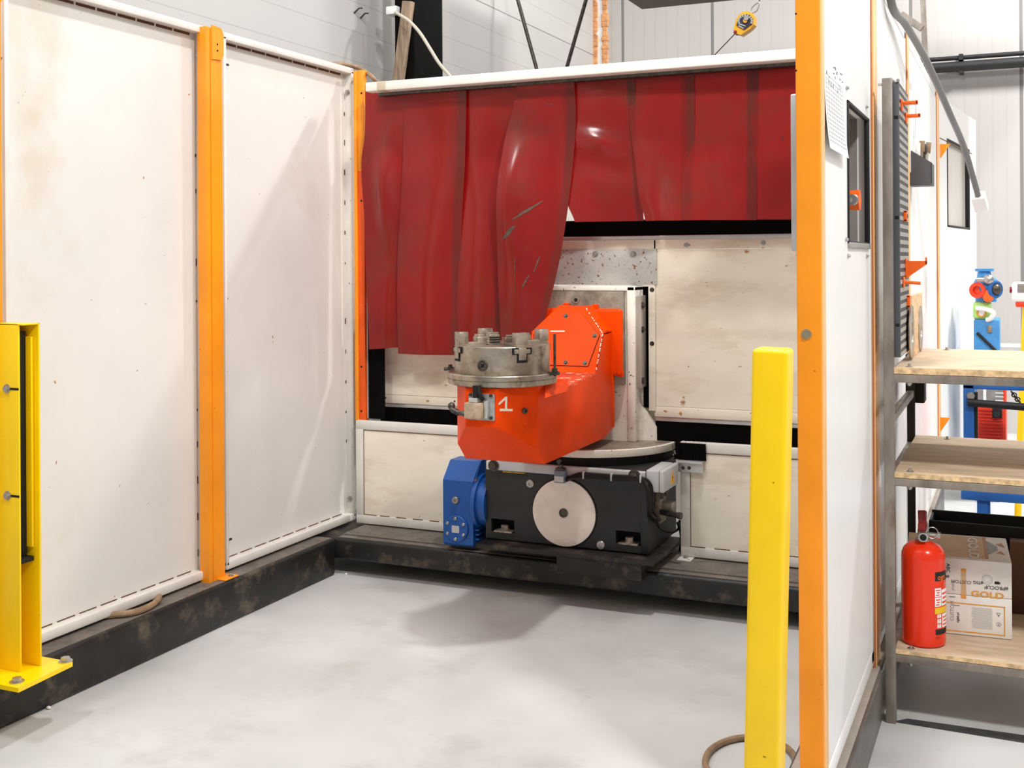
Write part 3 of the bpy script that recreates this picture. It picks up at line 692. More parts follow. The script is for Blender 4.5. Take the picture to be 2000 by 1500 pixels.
# column
CF = 5.64; cw = .30
col_ = MB().box(AXC-cw, AXC-.255, CF, 5.86, TZ, 1.56, .006).box(AXC+.255, AXC+cw, CF, 5.86, TZ, 1.56, .006).box(AXC-.26, AXC+.26, CF+.012, 5.86, TZ, 1.555).box(AXC-cw, AXC+cw, CF, 5.86, 1.535, 1.56, .004).build('column', COLW, pos, 'white upright column')
pieces(MB().prism([(AXC+cw+.01, 5.84, TZ), (AXC+cw+.115, 5.84, TZ), (AXC+cw+.115, 5.84, TZ+.03), (AXC+cw+.04, 5.84, .93), (AXC+cw, 5.84, .95)], (0, -.012, 0)).prism([(AXC+cw-.002, 5.70, TZ), (AXC+cw+.11, 5.74, TZ), (AXC+cw+.11, 5.74, TZ+.035), (AXC+cw-.002, 5.70, .96)], (0, .02, 0)).prism([(AXC-cw+.002, 5.70, TZ), (AXC-cw-.11, 5.74, TZ), (AXC-cw-.11, 5.74, TZ+.035), (AXC-cw+.002, 5.70, .96)], (0, .02, 0)), 'gusset', COLW, col_)
cl = MB().box(AXC+cw, AXC+cw+.028, 5.655, 5.80, 1.035, 1.51, .004).build('side_clamp', paint('grey_worn_clamp', (178, 170, 160), .45, .3, var=.12, vscale=12, stretch=(1, 1, .4)), col_)
for zz in (1.46, 1.335, 1.07): MB().bolt((AXC+cw+.028, 5.675, zz), (1, -.3, 0), .012, .014).build('bolt', STEELD, cl)
# carriage plate and flange
MB().box(AXC-.245, AXC+.245, 5.61, CF+.013, 1.05, 1.532, .003).build('carriage_plate', GREYP, pos)
fl = MB().box(AXC-.245, AXC+.25, 5.575, 5.612, 1.10, 1.445, .05, 4).box(AXC-.2, AXC+.2, 5.57, 5.612, .83, 1.2, .01).build('mounting_flange', ARM, pos)
for (x, z) in ((AXC-.06, 1.46), (AXC+.10, 1.455), (AXC+.235, 1.12)):
    MB().box(x-.016, x+.016, 5.585, 5.61, z-.025, z+.012, .005).bolt((x, 5.585, z-.004), (0, -1, 0), .009, .012).build('lug', ARM, fl)
ly, lz = 5.57, PY(*H(1103, 98), 5.56).z; lx = PY(*H(1103, 98), 5.56).x
MB().prism([(lx-.03, 5.55, lz-.035), (lx+.05, 5.55, lz-.035), (lx+.045, 5.55, lz-.01), (lx+.015, 5.55, lz+.028), (lx-.012, 5.55, lz+.024), (lx-.022, 5.55, lz+.0)], (0, .065, 0)).lathe((lx, 5.55, lz), [(.018, 0), (.018, .006), (.01, .006), (.009, -.004), (.001, -.004)], 20, (0, -1, 0)).build('lifting_eye', GREYP, fl)
MB().cyl((lx, 5.5435, lz), (lx, 5.5425, lz), .0095, 18).build('hole', GRAPHD, fl)
# the orange arm: nose, beam and slanted head in one casting
hw, nw = .197, .075; x0, x1 = AXC-hw, AXC+hw
ny, sy = 4.4255, 4.588; zb = .797; ztp = 1.152
pts = []; ix = {}
def P_(k, x, y, z): ix[k] = len(pts); pts.append(V((x, y, z)))
for sgn, s_ in ((-1, 'l'), (1, 'r')):
    P_('nt'+s_, AXC+sgn*nw, ny, ztp); P_('nb'+s_, AXC+sgn*nw, ny, .982)
    P_('st'+s_, AXC+sgn*hw, sy, ztp); P_('sb'+s_, AXC+sgn*hw, sy, .876); P_('fb'+s_, AXC+sgn*hw, 4.667, zb)
    P_('ta'+s_, AXC+sgn*hw, 4.885, ztp); P_('tb'+s_, AXC+sgn*hw, 4.93, 1.102)
    P_('bb'+s_, AXC+sgn*hw, 5.454, zb); P_('kb'+s_, AXC+sgn*hw, 5.58, .83)
    P_('sd'+s_, AXC+sgn*hw, 5.341, 1.136); P_('hs'+s_, AXC+sgn*hw, 5.443, 1.327); P_('ht'+s_, AXC+sgn*nw, 5.512, 1.456)
    P_('kt'+s_, AXC+sgn*(nw+.02), 5.58, 1.462); P_('ks'+s_, AXC+sgn*hw, 5.58, 1.332)
fc_ = [['ntl', 'ntr', 'nbr', 'nbl'], ['ntr', 'str', 'sbr', 'nbr'], ['ntl', 'nbl', 'sbl', 'stl'], ['nbl', 'nbr', 'sbr', 'fbr', 'fbl', 'sbl'],
       ['fbl', 'fbr', 'bbr', 'bbl'], ['bbl', 'bbr', 'kbr', 'kbl'], ['str', 'tar', 'tbr', 'sdr', 'hsr', 'ksr', 'kbr', 'bbr', 'fbr', 'sbr'], ['stl', 'sbl', 'fbl', 'bbl', 'kbl', 'ksl', 'hsl', 'sdl', 'tbl', 'tal'],
       ['sdl', 'sdr', 'hsr', 'htr', 'htl', 'hsl'], ['htl', 'htr', 'ktr', 'ktl'], ['htr', 'hsr', 'ksr', 'ktr'], ['htl', 'ktl', 'ksl', 'hsl'], ['kbl', 'kbr', 'ksr', 'ktr', 'ktl', 'ksl'],
       ['ntl', 'stl', 'tal', 'tar', 'str', 'ntr'], ['tal', 'tbl', 'tbr', 'tar'], ['tbl', 'sdl', 'sdr', 'tbr']]
bm = bmesh.new(); bv = [bm.verts.new(p) for p in pts]
for f in fc_: bm.faces.new([bv[ix[k]] for k in f])
bmesh.ops.bevel(bm, geom=bm.edges[:], offset=.007, segments=2, affect='EDGES', profile=.6); bm.verts.index_update()
m = MB().add([v.co.copy() for v in bm.verts], [[v.index for v in f.verts] for f in bm.faces]); bm.free()
arm = m.build('arm_casting', ARM, pos, 'red-orange cast arm')
# worn saddle
MB().add([(x0+.012, 4.94, 1.1035), (x1-.006, 4.94, 1.1035), (x1-.004, 5.335, 1.1365), (x0+.012, 5.335, 1.1365), (x0+.012, 4.94, 1.098), (x1-.006, 4.94, 1.098), (x1-.004, 5.335, 1.131), (x0+.012, 5.335, 1.131)], [(0, 1, 2, 3), (7, 6, 5, 4), (0, 4, 5, 1), (1, 5, 6, 2), (2, 6, 7, 3), (3, 7, 4, 0)]).build('worn_saddle', ARMCHIP, arm, 'chipped grey-orange saddle of the arm')
# chipped edge beads
cb = MB(); random.seed(3)
E_ = [V((x1-.003, 4.95, 1.103)), V((x1-.003, 5.336, 1.137)), V((x1-.003, 5.442, 1.327)), V((AXC+nw, 5.511, 1.457))]
for a, b in zip(E_, E_[1:]):
    n = int((b-a).length/.007)
    for i in range(n):
        if random.random() < .75: p = a.lerp(b, (i+random.random())/n); cb.ball(p+V((random.uniform(-.002, .001), 0, 0)), .0035, random.uniform(.003, .006), random.uniform(.002, .004), 6, 4)
cb.build('chipped_edge', DUSTW, arm)
# cover plate on the slanted head
bo = V((AXC, 5.341, 1.136)); sd = V((0, .171, .320)).normalized(); nn = V((0, -sd.z, sd.y))
def S(x, w, o=.0): return bo+V((x, 0, 0))+sd*w+nn*o
poly = [(-.145, .035), (.145, .035), (.178, .205), (.06, .325), (-.06, .325), (-.178, .205)]
cp_ = MB().prism([S(x, w, .001) for x, w in poly], nn*.004).build('head_cover', ARM, arm)
ed = MB()
for (a, b) in zip(poly, poly[1:]+poly[:1]):
    ed.bar(S(a[0]*1.012, a[1]-.001, .002), S(b[0]*1.012, b[1]-.001, .002), .003, .003, nn)
ed.build('cover_joint', flat('dark_joint', (70, 25, 12), .8), cp_)
for (x, w) in ((-.02, .308), (.155, .2), (.128, .05), (.025, .05), (-.155, .2), (-.12, .05)):
    MB().bolt(S(x, w, .005), nn, .008, .006).build('cover_bolt', STEELD, cp_)
MB().bar(S(-.09, .22, .0052), S(-.01, .222, .0052), .006, .0006, nn).build('scratch', DUSTW, cp_)
# skirt plate at the side
sx = x1+.018
MB().prism([PX(*H(865, 835), x1+.05), PX(*H(865, 745), x1+.008), PX(*H(1040, 688), x1+.008), PX(*H(1030, 785), x1+.05)], (-.003, 0, -.003)).build('side_lip', ARM, arm, 'bent orange lip plate below the chuck')
# nose fittings
a, b = PY(*(860+420/7.5, 630+1030/7.5), ny), PY(*(860+805/7.5, 630+1440/7.5), ny)
pl_ = MB().box(a.x, b.x, ny-.008, ny+.002, b.z, a.z, .003).build('connector_plate', paint('scratched_grey_plate', (172, 172, 172), .45, .5, var=.15, vscale=30), arm, 'grey connector plate')
for (dx, dz) in ((.012, .012), (.108, .012), (.012, .108), (.108, .108)): MB().bolt((a.x+dx*1.01, ny-.008, b.z+dz), (0, -1, 0), .0075, .008, False).build('bolt', STEELD, pl_)
MB().box(a.x+.001, a.x+.082, ny-.055, ny-.008, b.z+.01, b.z+.078, .005).build('connector_block', paint('tan_worn_cover', (186, 164, 138), .5, .2, var=.12, vscale=30), pl_)
MB().box(a.x+.022, a.x+.062, ny-.05, ny-.008, b.z+.079, b.z+.099, .003).box(a.x+.084, a.x+.1, ny-.03, ny-.008, b.z+.012, b.z+.085, .003).build('terminal', ALU, pl_)
MB().cyl((a.x+.048, ny-.03, b.z+.099), (a.x+.046, ny-.028, b.z+.15), .014, 14).tube([(a.x+.06, ny-.03, b.z+.15), (a.x+.07, ny-.035, b.z+.11), (a.x+.08, ny-.025, b.z+.09)], .01, 8, 5).build('cable_gland', GRAPHD, pl_)
el = [(a.x+.003, ny-.035, b.z+.03), (a.x-.03, ny-.045, b.z+.033), (a.x-.055, ny-.05, b.z+.045), (a.x-.062, ny-.045, b.z+.06)]
e_ = MB().tube(el, .011, 10, 4)
for k in range(5): e_.ring(V(el[1]).lerp(V(el[2]), k/4), (1, 0, 0), .011, .003, 14, 6)
e_.cyl(el[0], (a.x-.012, ny-.039, b.z+.031), .014, 6).ball(el[3], .016, .016, .016, 14, 8).build('elbow_connector', STEELD, pl_)
# numeral and plug on the angled face
an = V((hw-nw, sy-ny, 0)).normalized(); nf = V((an.y, -an.x, 0))
def N_(d, z, o=.0): return V((AXC+nw, ny, z))+an*d+nf*o
nu = MB()
def stroke(d0, z0, d1, z1, w): nu.bar(N_(d0, z0, .0005), N_(d1, z1, .0005), w, .001, nf)
stroke(.008, 1.084, .045, 1.112, .009); stroke(.045, 1.114, .043, 1.058, .010); stroke(.013, 1.060, .075, 1.055, .010)
nu.build('painted_number', DUSTW, arm, 'white painted 1')
pg = N_(.135, 1.048); MB().lathe(pg, [(.013, 0), (.013, .008), (.011, .010), (.006, .010), (.005, .004), (.001, .004)], 18, nf).build('plug', STEELD, arm)
# chuck
CC = V((AXC, 4.647, 0))
MB().lathe(CC, [(.15, 1.10), (.15, 1.16)], 48).build('spindle', STEELD, pos)
fl = MB().lathe(CC, [(.24, 1.155), (.243, 1.158), (.243, 1.177), (.240, 1.1785), (.240, 1.180), (.244, 1.1815), (.244, 1.200), (.241, 1.203), (.1, 1.203)], 96).build('faceplate', STEEL, pos, 'steel faceplate under the chuck')
ch = MB().lathe(CC, [(.211, 1.203), (.2135, 1.207), (.2135, 1.322), (.211, 1.325), (.05, 1.325), (.05, 1.30), (.001, 1.30)], 96).build('chuck_body', STEEL, pos, 'round steel chuck')
MB().cyl((AXC, 4.647, 1.3005), (AXC, 4.647, 1.3012), .049, 32).build('bore', GRAPHD, ch)
for k in range(4):
    t = math.radians(-42+90*k); e = V((cs(t), sn(t), 0)); f = V((-sn(t), cs(t), 0)); up = V((0, 0, 1))
    j = MB()
    def jb_(r0, r1, w, z0, z1, bev=.003): j.obox(CC+e*((r0+r1)/2)+up*((z0+z1)/2), e, f, up, (r1-r0)/2, w/2, (z1-z0)/2, bev)
    jb_(.085, .216, .052, 1.318, 1.340); jb_(.172, .217, .058, 1.335, 1.385); jb_(.085, .13, .052, 1.338, 1.362); jb_(.095, .125, .05, 1.36, 1.372)
    jb_(.195, .221, .036, 1.268, 1.322); jb_(.197, .218, .078, 1.296, 1.316)
    jw = j.build('jaw', STEEL, ch)
    s2 = MB(); s2.obox(CC+e*.2125+up*1.283, e, f, up, .004, .024, .026); s2.obox(CC+e*.2125+up*1.307, e, f, up, .0045, .045, .014); s2.obox(CC+e*.14+up*1.3245, e, f, up, .07, .019, .0012)
    s2.build('slot', GRAPHD, jw)
    gr = MB()
    for q in range(3): gr.obox(CC+e*.0845+up*(1.327+.011*q), e, f, up, .0012, .026, .0025)
    gr.build('serration', GRAPHD, jw)
tk = math.radians(-89); e = V((cs(tk), sn(tk), 0)); p = CC+e*.2125+V((0, 0, 1.246))
sk = MB().lathe(p, [(.024, 0), (.024, .0035), (.022, .005), (.014, .005), (.013, 0), (.001, 0)], 28, e).build('key_socket', STEELD, ch)
MB().obox(p+e*.0012, e, (0, 0, 1), e.cross(V((0, 0, 1))), .0015, .0085, .0085).build('square_hole', GRAPHD, sk)
for sgn in (-1, 1):
    q = CC+V((sgn*.252, -.01 if sgn > 0 else .02, 1.203))
    lg = MB().box(q.x-.022, q.x+.022, q.y-.02, q.y+.02, 1.196, 1.21, .003).bolt((q.x+.012*sgn, q.y-.012, 1.21), (0, 0, 1), .009, .014).build('clamp_lug', STEELD, fl)
    if sgn > 0:
        MB().cyl((q.x+.004, q.y, 1.19), (q.x+.004, q.y, 1.375), .0062, 12).cyl((q.x+.004, q.y, 1.211), (q.x+.004, q.y, 1.226), .013, 6).build('threaded_rod', STEELD, fl)
    else:
        MB().cyl((q.x-.005, q.y-.01, 1.205), (q.x-.04, q.y-.02, 1.203), .008, 12).build('pin', STEELD, fl)

# ================================================================== YELLOW GUARD POSTS
gy = thing('guard_post', 'yellow steel channel guard post with a bolted base plate at the left picture edge', 'post', (-3.38, 3.08, .21), 'yellow guard posts')
PZB = .222
MB().prism([PZ(142, 1293, PZB), PZ(36, 1344, PZB), PZ(36, 1344, PZB)+V((-.245, .0, 0)), PZ(142, 1293, PZB)+V((-.235, .0, 0))], (0, 0, -.016)).build('base_plate', YELLOW, gy)
pa, pc = PZ(43, 1312, PZB), PZ(82, 1300, PZB)
ztop = PX(70, 631, pc.x).z
yn, yf = pa.y, pc.y
w = MB(); w.box(-3.455, pa.x, yn-.008, yn, PZB, ztop, .002); w.box(-3.455, pc.x, yf-.008, yf, PZB, ztop, .002); w.box(-3.455, -3.445, yn-.008, yf, PZB, ztop, .002); w.box(-3.455, pc.x, yn-.008, yf, ztop-.006, ztop, .002)
w.build('channel', YELLOW, gy)
for z in (PY(14, 759, yn-.008).z, PY(18, 968, yn-.008).z):
    xx = PY(14, 759, yn-.008).x
    bo_ = MB().box(xx+.005, pa.x+.001, yn-.0092, yn-.0078, z-.004, z+.004).build('bolt_slot', GRAPHD, gy)
    MB().bolt((xx, yn-.008, z), (0, -1, 0), .011, .012).build('bolt', STEELB, bo_)
for (u, v) in ((128, 1292), (33, 1332)):
    p = PZ(u, v, PZB); MB().bolt(p, (0, 0, 1), .017, .016).build('anchor_bolt', STEELB, gy)
lcz0, lcz1 = PY(45, 1090, yn+.04).z, ztop-.03
lc = thing('light_curtain', 'black light curtain sensor fixed inside the yellow channel post', 'sensor', (pa.x-.05, (yn+yf)/2, lcz0))
MB().box(pa.x-.1, pa.x-.03, yn+.012, yf-.02, lcz0, lcz1, .003).build('housing', RUBBER, lc)
MB().box(pa.x-.045, pa.x-.004, yf-.022, yf-.012, lcz0+.04, lcz1-.02, .002).build('front_edge', YELLOW, lc, 'yellow edge strip')
MB().box(pa.x-.1, pa.x-.006, yn+.008, yf-.011, lcz0-.012, lcz0+.006, .002).build('end_cap', RUBBER, lc)
# right bollard
ty = 2.79
a, b = PY(1468, 683, ty), PY(1538, 690, ty)
wd = b.x-a.x; tz = 1.478; lean = .0265
M = Matrix(((1, 0, lean, 0), (0, 1, 0, 0), (0, 0, 1, 0), (0, 0, 0, 1)))
ylen = .095
bd = thing('guard_post', 'yellow square-tube bollard standing in front of the right orange post', 'post', ((a.x+b.x)/2-lean*tz, ty+.05, 0), 'yellow guard posts')
rotl = Matrix.Translation(V(((a.x+b.x)/2, ty+ylen/2, tz))) @ Matrix.Rotation(math.atan(lean), 4, 'Y')
MB().box(-wd/2, wd/2, -ylen/2, ylen/2, -tz+.012, 0, .011, 4, M=rotl).build('post_body', YELLOW, bd)
cx0 = (a.x+b.x)/2-lean*tz
MB().box(cx0-.12, cx0+.1, ty-.05, ty+.17, 0, .014, .003).build('base_plate', YELLOW, bd)
# hose ring on the floor
q1, q2, q3 = PZ(1385, 1480, .012), PZ(1450, 1441, .012), PZ(1558, 1470, .012)
rc = V(((q1.x+q3.x)/2+.0, 3.83, .012))
tag(MB().tube([rc+V((.146*cs(2*pi*i/28), .2*sn(2*pi*i/28), .0)) for i in range(27)], .011, 10, 2).build('hose', HOSE), 'brown hose lying in a loop on the floor behind the yellow bollard', 'hose')
# crumbs of weld spatter on the floor
random.seed(11)
for k, (u, v, s_, lab) in enumerate(((95, 1382, .010, 'white pebble on the floor beside the yellow base plate'), (676, 1121, .008, 'pale crumb on the floor under the rear beam corner'), (690, 1116, .007, None))):
    if lab:
        p = PZ(u, v, s_*.6); tag(MB().ball(p, s_, s_*.8, s_*.6, 10, 6).build('pebble', CARTON), lab, 'pebble')

# ================================================================== RIGHT WALL
RX = -.50
op = thing('orange_post', 'broad orange corner post at the front of the right booth wall', 'post', (-.54, 3.22, 0))
oy = PX(1610, 1400, RX).y-.028
ox0, ox1 = PY(1557, 750, oy).x, PY(1603, 750, oy).x
MB().box(ox0, ox1+.003, oy, oy+.07, 0.0, 3.3, .004, 3).build('post_body', ORANGE, op)
MB().box(ox0+.01, ox1+.0065, oy+.006, oy+.062, 0.0, 3.3, .005, 3).build('post_side', paint('pale_orange_edge', (250, 190, 120), .4, var=.04), op, 'paler orange rounded edge of the post')  # lit side face: the brighter light is put into a paler orange
MB().bolt(PY(1575, 653, oy), (0, -1, 0), .0095, .007).build('bolt', STEELB, op)
hh = MB()
for (u, v) in ((1554.5, 27), (1555, 138)): p = PY(u, v, oy); hh.cyl(p, p+V((0, -.0006, 0)), .0028, 10)
pieces(hh, 'hole', GRAPHD, op)
# pale flat bar just behind it
fy = 3.42
a, b = PY(1543.5, 184, fy), PY(1556, 490, fy)
tag(bx(a.x, a.x+.05, fy, fy+.012, b.z, a.z, .004).build('flat_bar', ALU), 'upright pale grey flat bar behind the left edge of the right orange post', 'bar')
TP = 2.80
def right_panel(y0, y1, label, hole=None, x=RX):
    t = thing('wall_panel', label, 'panel', (x-.02, (y0+y1)/2, .2), 'white panels of the right wall')
    f = MB(); lw = .055
    f.box(x-.05, x, y0, y1, TP-lw, TP, .003); f.box(x-.05, x, y0, y1, .208, .208+lw, .003)
    f.box(x-.05, x, y0, y0+lw*.2, .22, TP-.02, .002); f.box(x-.05, x, y1-lw, y1, .22, TP-.02, .002)
    f.build('frame', RIGHTP, t)
    g_ = .004; ya, yb, za, zb_ = y0+lw*.2+g_, y1-lw-g_, .208+lw+g_, TP-lw-g_
    m = MB()
    if hole:
        us = sorted([ya, yb, hole[0], hole[1]]); vs = sorted([za, zb_, hole[2], hole[3]])
        m.tiles(us, vs, [hole], lambda a, b, c_, d: m.box(x-.04, x-.002, a, b, c_, d))
    else: m.box(x-.04, x-.002, ya, yb, za, zb_)
    m.build('sheet', RIGHTP, t)
    MB().box(x-.035, x-.012, y0+.002, y1-.002, .22, TP-.02).build('seam', flat('seam_brown', (130, 105, 80), .8), t) if not hole else MB().tiles(sorted([y0+.002, y1-.002, hole[0], hole[1]]), sorted([.22, TP-.02, hole[2], hole[3]]), [hole], lambda *a: None)
    return t
wy0, wy1 = PX(1655, 193, RX).y, PX(1696, 232, RX).y
wz0, wz1 = 1.742, 2.202
pA = right_panel(oy+.068, 4.375, 'white sheet panel with a grey window behind the right orange post', (wy0, wy1, wz0, wz1))
sm_ = MB(); sm_.box(RX-.03, RX-.012, oy+.1, 4.37, .26, .275); sm_.box(RX-.03, RX-.012, 4.31, 4.325, .26, 2.75); sm_.box(RX-.03, RX-.012, oy+.1, 4.33, 2.735, 2.75)
pieces(sm_, 'seam', flat('seam_brown', (130, 105, 80), .8), pA)
win = MB()
for (a, b, c_, d) in ((wy0, wy1, wz1-.012, wz1), (wy0, wy1, wz0, wz0+.012), (wy0, wy0+.012, wz0, wz1), (wy1-.03, wy1, wz0, wz1)): win.box(RX-.012, RX+.004, a, b, c_, d, .003)
wn = win.build('window_gasket', RUBBER, pA, 'black rubber window surround')
NICHE = paint('grey_window_niche', (138, 133, 128), .3, var=.1, vscale=3)
MB().box(RX-.125, RX-.115, wy0-.01, wy1+.01, wz0-.01, wz1+.01).build('pane', GLASS, wn, 'grey window pane')
MB().box(RX-.12, RX-.04, wy0-.01, wy1+.01, wz1, wz1+.01).box(RX-.12, RX-.04, wy0-.01, wy1+.01, wz0-.01, wz0).box(RX-.12, RX-.04, wy0-.01, wy0, wz0, wz1).box(RX-.12, RX-.04, wy1, wy1+.01, wz0, wz1).build('reveal', NICHE, wn)
MB().box(RX-.03, RX+.006, wy0, wy1, wz0-.012, wz0+.008, .003).build('sill', PLASTICL, wn)
kp = PX(1668, 391, RX-.03)
kb = MB().cyl(kp+V((-.045, 0, 0)), kp+V((.02, 0, 0)), .032, 28, .036).build('control_knob', PEG, pA, 'orange round knob')
MB().lathe(kp+V((0, -.034, 0)), [(.02, 0), (.02, .004), (.016, .006), (.008, .006), (.001, .002)], 20, (0, -1, 0)).build('centre_screw', STEELB, kb)
for (u, v) in ((1654, 172), (1692, 209), (1653, 468), (1657, 500), (1693, 501)):
    p = PX(u, v, RX); MB().bolt(p, (1, 0, 0), .005, .007).build('screw', STEELB, pA)
pB = right_panel(4.525, 5.80, 'white sheet panel behind the steel rack and the grey pegboard')
pC = right_panel(5.915, 7.95, 'far white sheet panel carrying the black pen holder')
def seam_strip(y0, y1, z1, label):
    t = thing('seam_strip', label, 'strip', (RX, (y0+y1)/2, .19), 'orange strips of the right wall')
    MB().box(RX-.03, RX+.004, y0+.004, y0+(y1-y0)*.16, .19, z1, .002).build('dark_edge', paint('brown_orange_edge', (190, 112, 60), .5), t)
    MB().box(RX-.03, RX+.008, y0+(y1-y0)*.16, y1-.004, .19, z1, .003).build('face', paint('pale_orange_edge', (250, 190, 120), .4), t)
    return t
seam_strip(4.378, 4.522, TP+.04, 'pale orange strip between the windowed panel and the panel behind the rack')
seam_strip(5.803, 5.912, TP+.02, 'pale orange strip behind the grey pegboard')
s3 = seam_strip(7.953, 8.16, TP, 'pale orange strip left of the far windowed door panel')
hk = MB()
for v in (296, 830):
    a = PX(1834, v, RX); hk.prism([a+V((0, 0, .05)), a+V((.07, .0, .05)), a+V((.0, 0, -.06))], (0, .02, 0))
pieces(hk, 'hook_tab', ORANGE, s3)
# far door panel, slightly turned
dd_ = V((.108, .994, 0)); dn = V((.994, -.108, 0)); d0 = V((RX, 8.175, .2)); DL = 1.66
fd = thing('door_panel', 'far white door panel with a tall grey window, slightly turned from the wall', 'door', d0+dd_*(DL/2))
dz1 = 2.785
def D(t, z, o=0.): return V((d0.x, d0.y, 0))+dd_*t+dn*o+V((0, 0, z))
def dbox(m, t0, t1, z0, z1, o0, o1, bev=.003): return m.obox(D((t0+t1)/2, (z0+z1)/2, (o0+o1)/2), dd_, dn, (0, 0, 1), (t1-t0)/2, (o1-o0)/2, (z1-z0)/2, bev)
def dist(u):     # where a sight line meets the door
    r_ = ray(u, 400); k = r_.x/r_.y
    return (k*d0.y-d0.x)/(dd_.x-k*dd_.y)
def dz(u, v): t = dist(u); p = D(t, 0); return EYE+ray(u, v).z*(p.y/ray(u, v).y)
ta, tb = dist(1850), dist(1893.5); za, zb_ = dz(1872, 446), dz(1872, 281)
m = MB()
m.tiles(sorted([0, DL, ta, tb]), sorted([.22, dz1, za, zb_]), [(ta, tb, za, zb_)], lambda a, b, c_, d: dbox(m, a, b, c_, d, -.04, 0, 0))
m.build('door_sheet', RIGHTP, fd)
g2 = MB()
for (a, b, c_, d) in ((ta, tb, zb_-.015, zb_), (ta, tb, za, za+.015), (ta, ta+.03, za, zb_), (tb-.04, tb, za, zb_)): dbox(g2, a, b, c_, d, -.05, .004)
wn2 = g2.build('window_gasket', RUBBER, fd)
dbox(MB(), ta, tb, za, zb_, -.035, -.025, 0).build('pane', PANEL2, wn2, 'beige-grey window pane')
g3 = MB(); dbox(g3, .06, DL-.2, 2.50, 2.508, 0, .001, 0); g3.build('seam', flat('seam_brown', (130, 105, 80), .8), fd)
# long grey pole in front of the right wall
pts = [(1738, -10), (1770, 49.5), (1810, 120), (1855, 222), (1884, 291), (1911, 385)]
yy = [4.85, 5.3, 5.85, 6.4, 6.8, 7.2]
P3 = [PY(u, v, y) for (u, v), y in zip(pts, yy)]
pole = thing('hanging_tube', 'long grey bent tube with a white end hanging along the right wall', 'tube', P3[-1])
MB().tube([P3[0]+V((.015, -.35, .42))]+P3, .017, 12, 6).build('tube_body', paint('grey_tube', (112, 112, 112), .4, .2), pole)
dv = (P3[-1]-P3[-2]).normalized()
MB().bar(P3[-1]-dv*.02, P3[-1]+dv*.12, .055, .075, up=(1, 0, 0), bev=.004).build('white_end', WHITEP, pole)
# notices
na = [PX(1604, 86, RX+.002), PX(1646, 128, RX+.002), PX(1648.5, 304, RX+.012), PX(1606, 283, RX+.012)]
y0, y1 = max(na[0].y, oy+.075), na[1].y; z1, z0 = na[0].z+.004, na[3].z
grid = [[V((RX+.003+.015*(i/8)**3, y0+(y1-y0)*j/6, z1+(z0-z1)*i/8+.0)) for j in range(7)] for i in range(9)]
nt_ = thing('paper_notice', 'white printed table notice on the windowed panel beside the right orange post', 'notice', (RX, (y0+y1)/2, z0))
MB().sheet(grid, .0008, (1, 0, 0)).build('sheet', PAPER, nt_)
pr_ = MB(); random.seed(5)
def xo(z): return RX+.0045+.015*((z1-z)/(z1-z0))**3
for i in range(16):
    z = z1-.075-.0125*i; pr_.box(xo(z), xo(z)+.0004, y0+.02, y1-.03, z, z+.0008)
for j in range(8):
    y = y0+.02+(y1-y0-.05)*j/7
    for i in range(10):
        z = z1-.075-.02*i; pr_.box(xo(z-.01), xo(z-.01)+.0004, y, y+.0012, z-.02, z)
pr_.build('table_lines', INKG, nt_)
sc2 = MB()
for k in range(7):
    y = y0+.03+.042*k
    for q in range(2):
        yy_, zz_ = y+random.uniform(-.008, .008), z1-.085+random.uniform(-.02, .02)
        sc2.box(xo(zz_), xo(zz_)+.0006, yy_, yy_+random.uniform(.003, .010), zz_, zz_+random.uniform(.002, .008))
for k in range(10): yy_ = y0+.16+random.uniform(0, .18); zz_ = z1-.045+random.uniform(-.012, .012); sc2.box(xo(zz_), xo(zz_)+.0006, yy_, yy_+.02, zz_, zz_+.003)
sc2.build('handwriting', flat('blue_black_ink', (110, 110, 122), .6), nt_)
n2 = thing('paper_notice', 'tall white paper sheet with faint scribbles high on the far panel', 'notice', (RX, 6.1, 2.12))
grid = [[V((RX+.002+.012*math.sin(j*1.3)**2, 5.95+.4*j/8, 2.70-.58*i/6)) for j in range(9)] for i in range(7)]
MB().sheet(grid, .0008, (1, 0, 0)).build('sheet', PAPER, n2)
m = MB()
for k in range(4): m.box(RX+.016, RX+.0165, 6.12+.03*k, 6.13+.03*k, 2.3+.06*k, 2.42+.06*k)
m.build('scribble', INKG, n2)

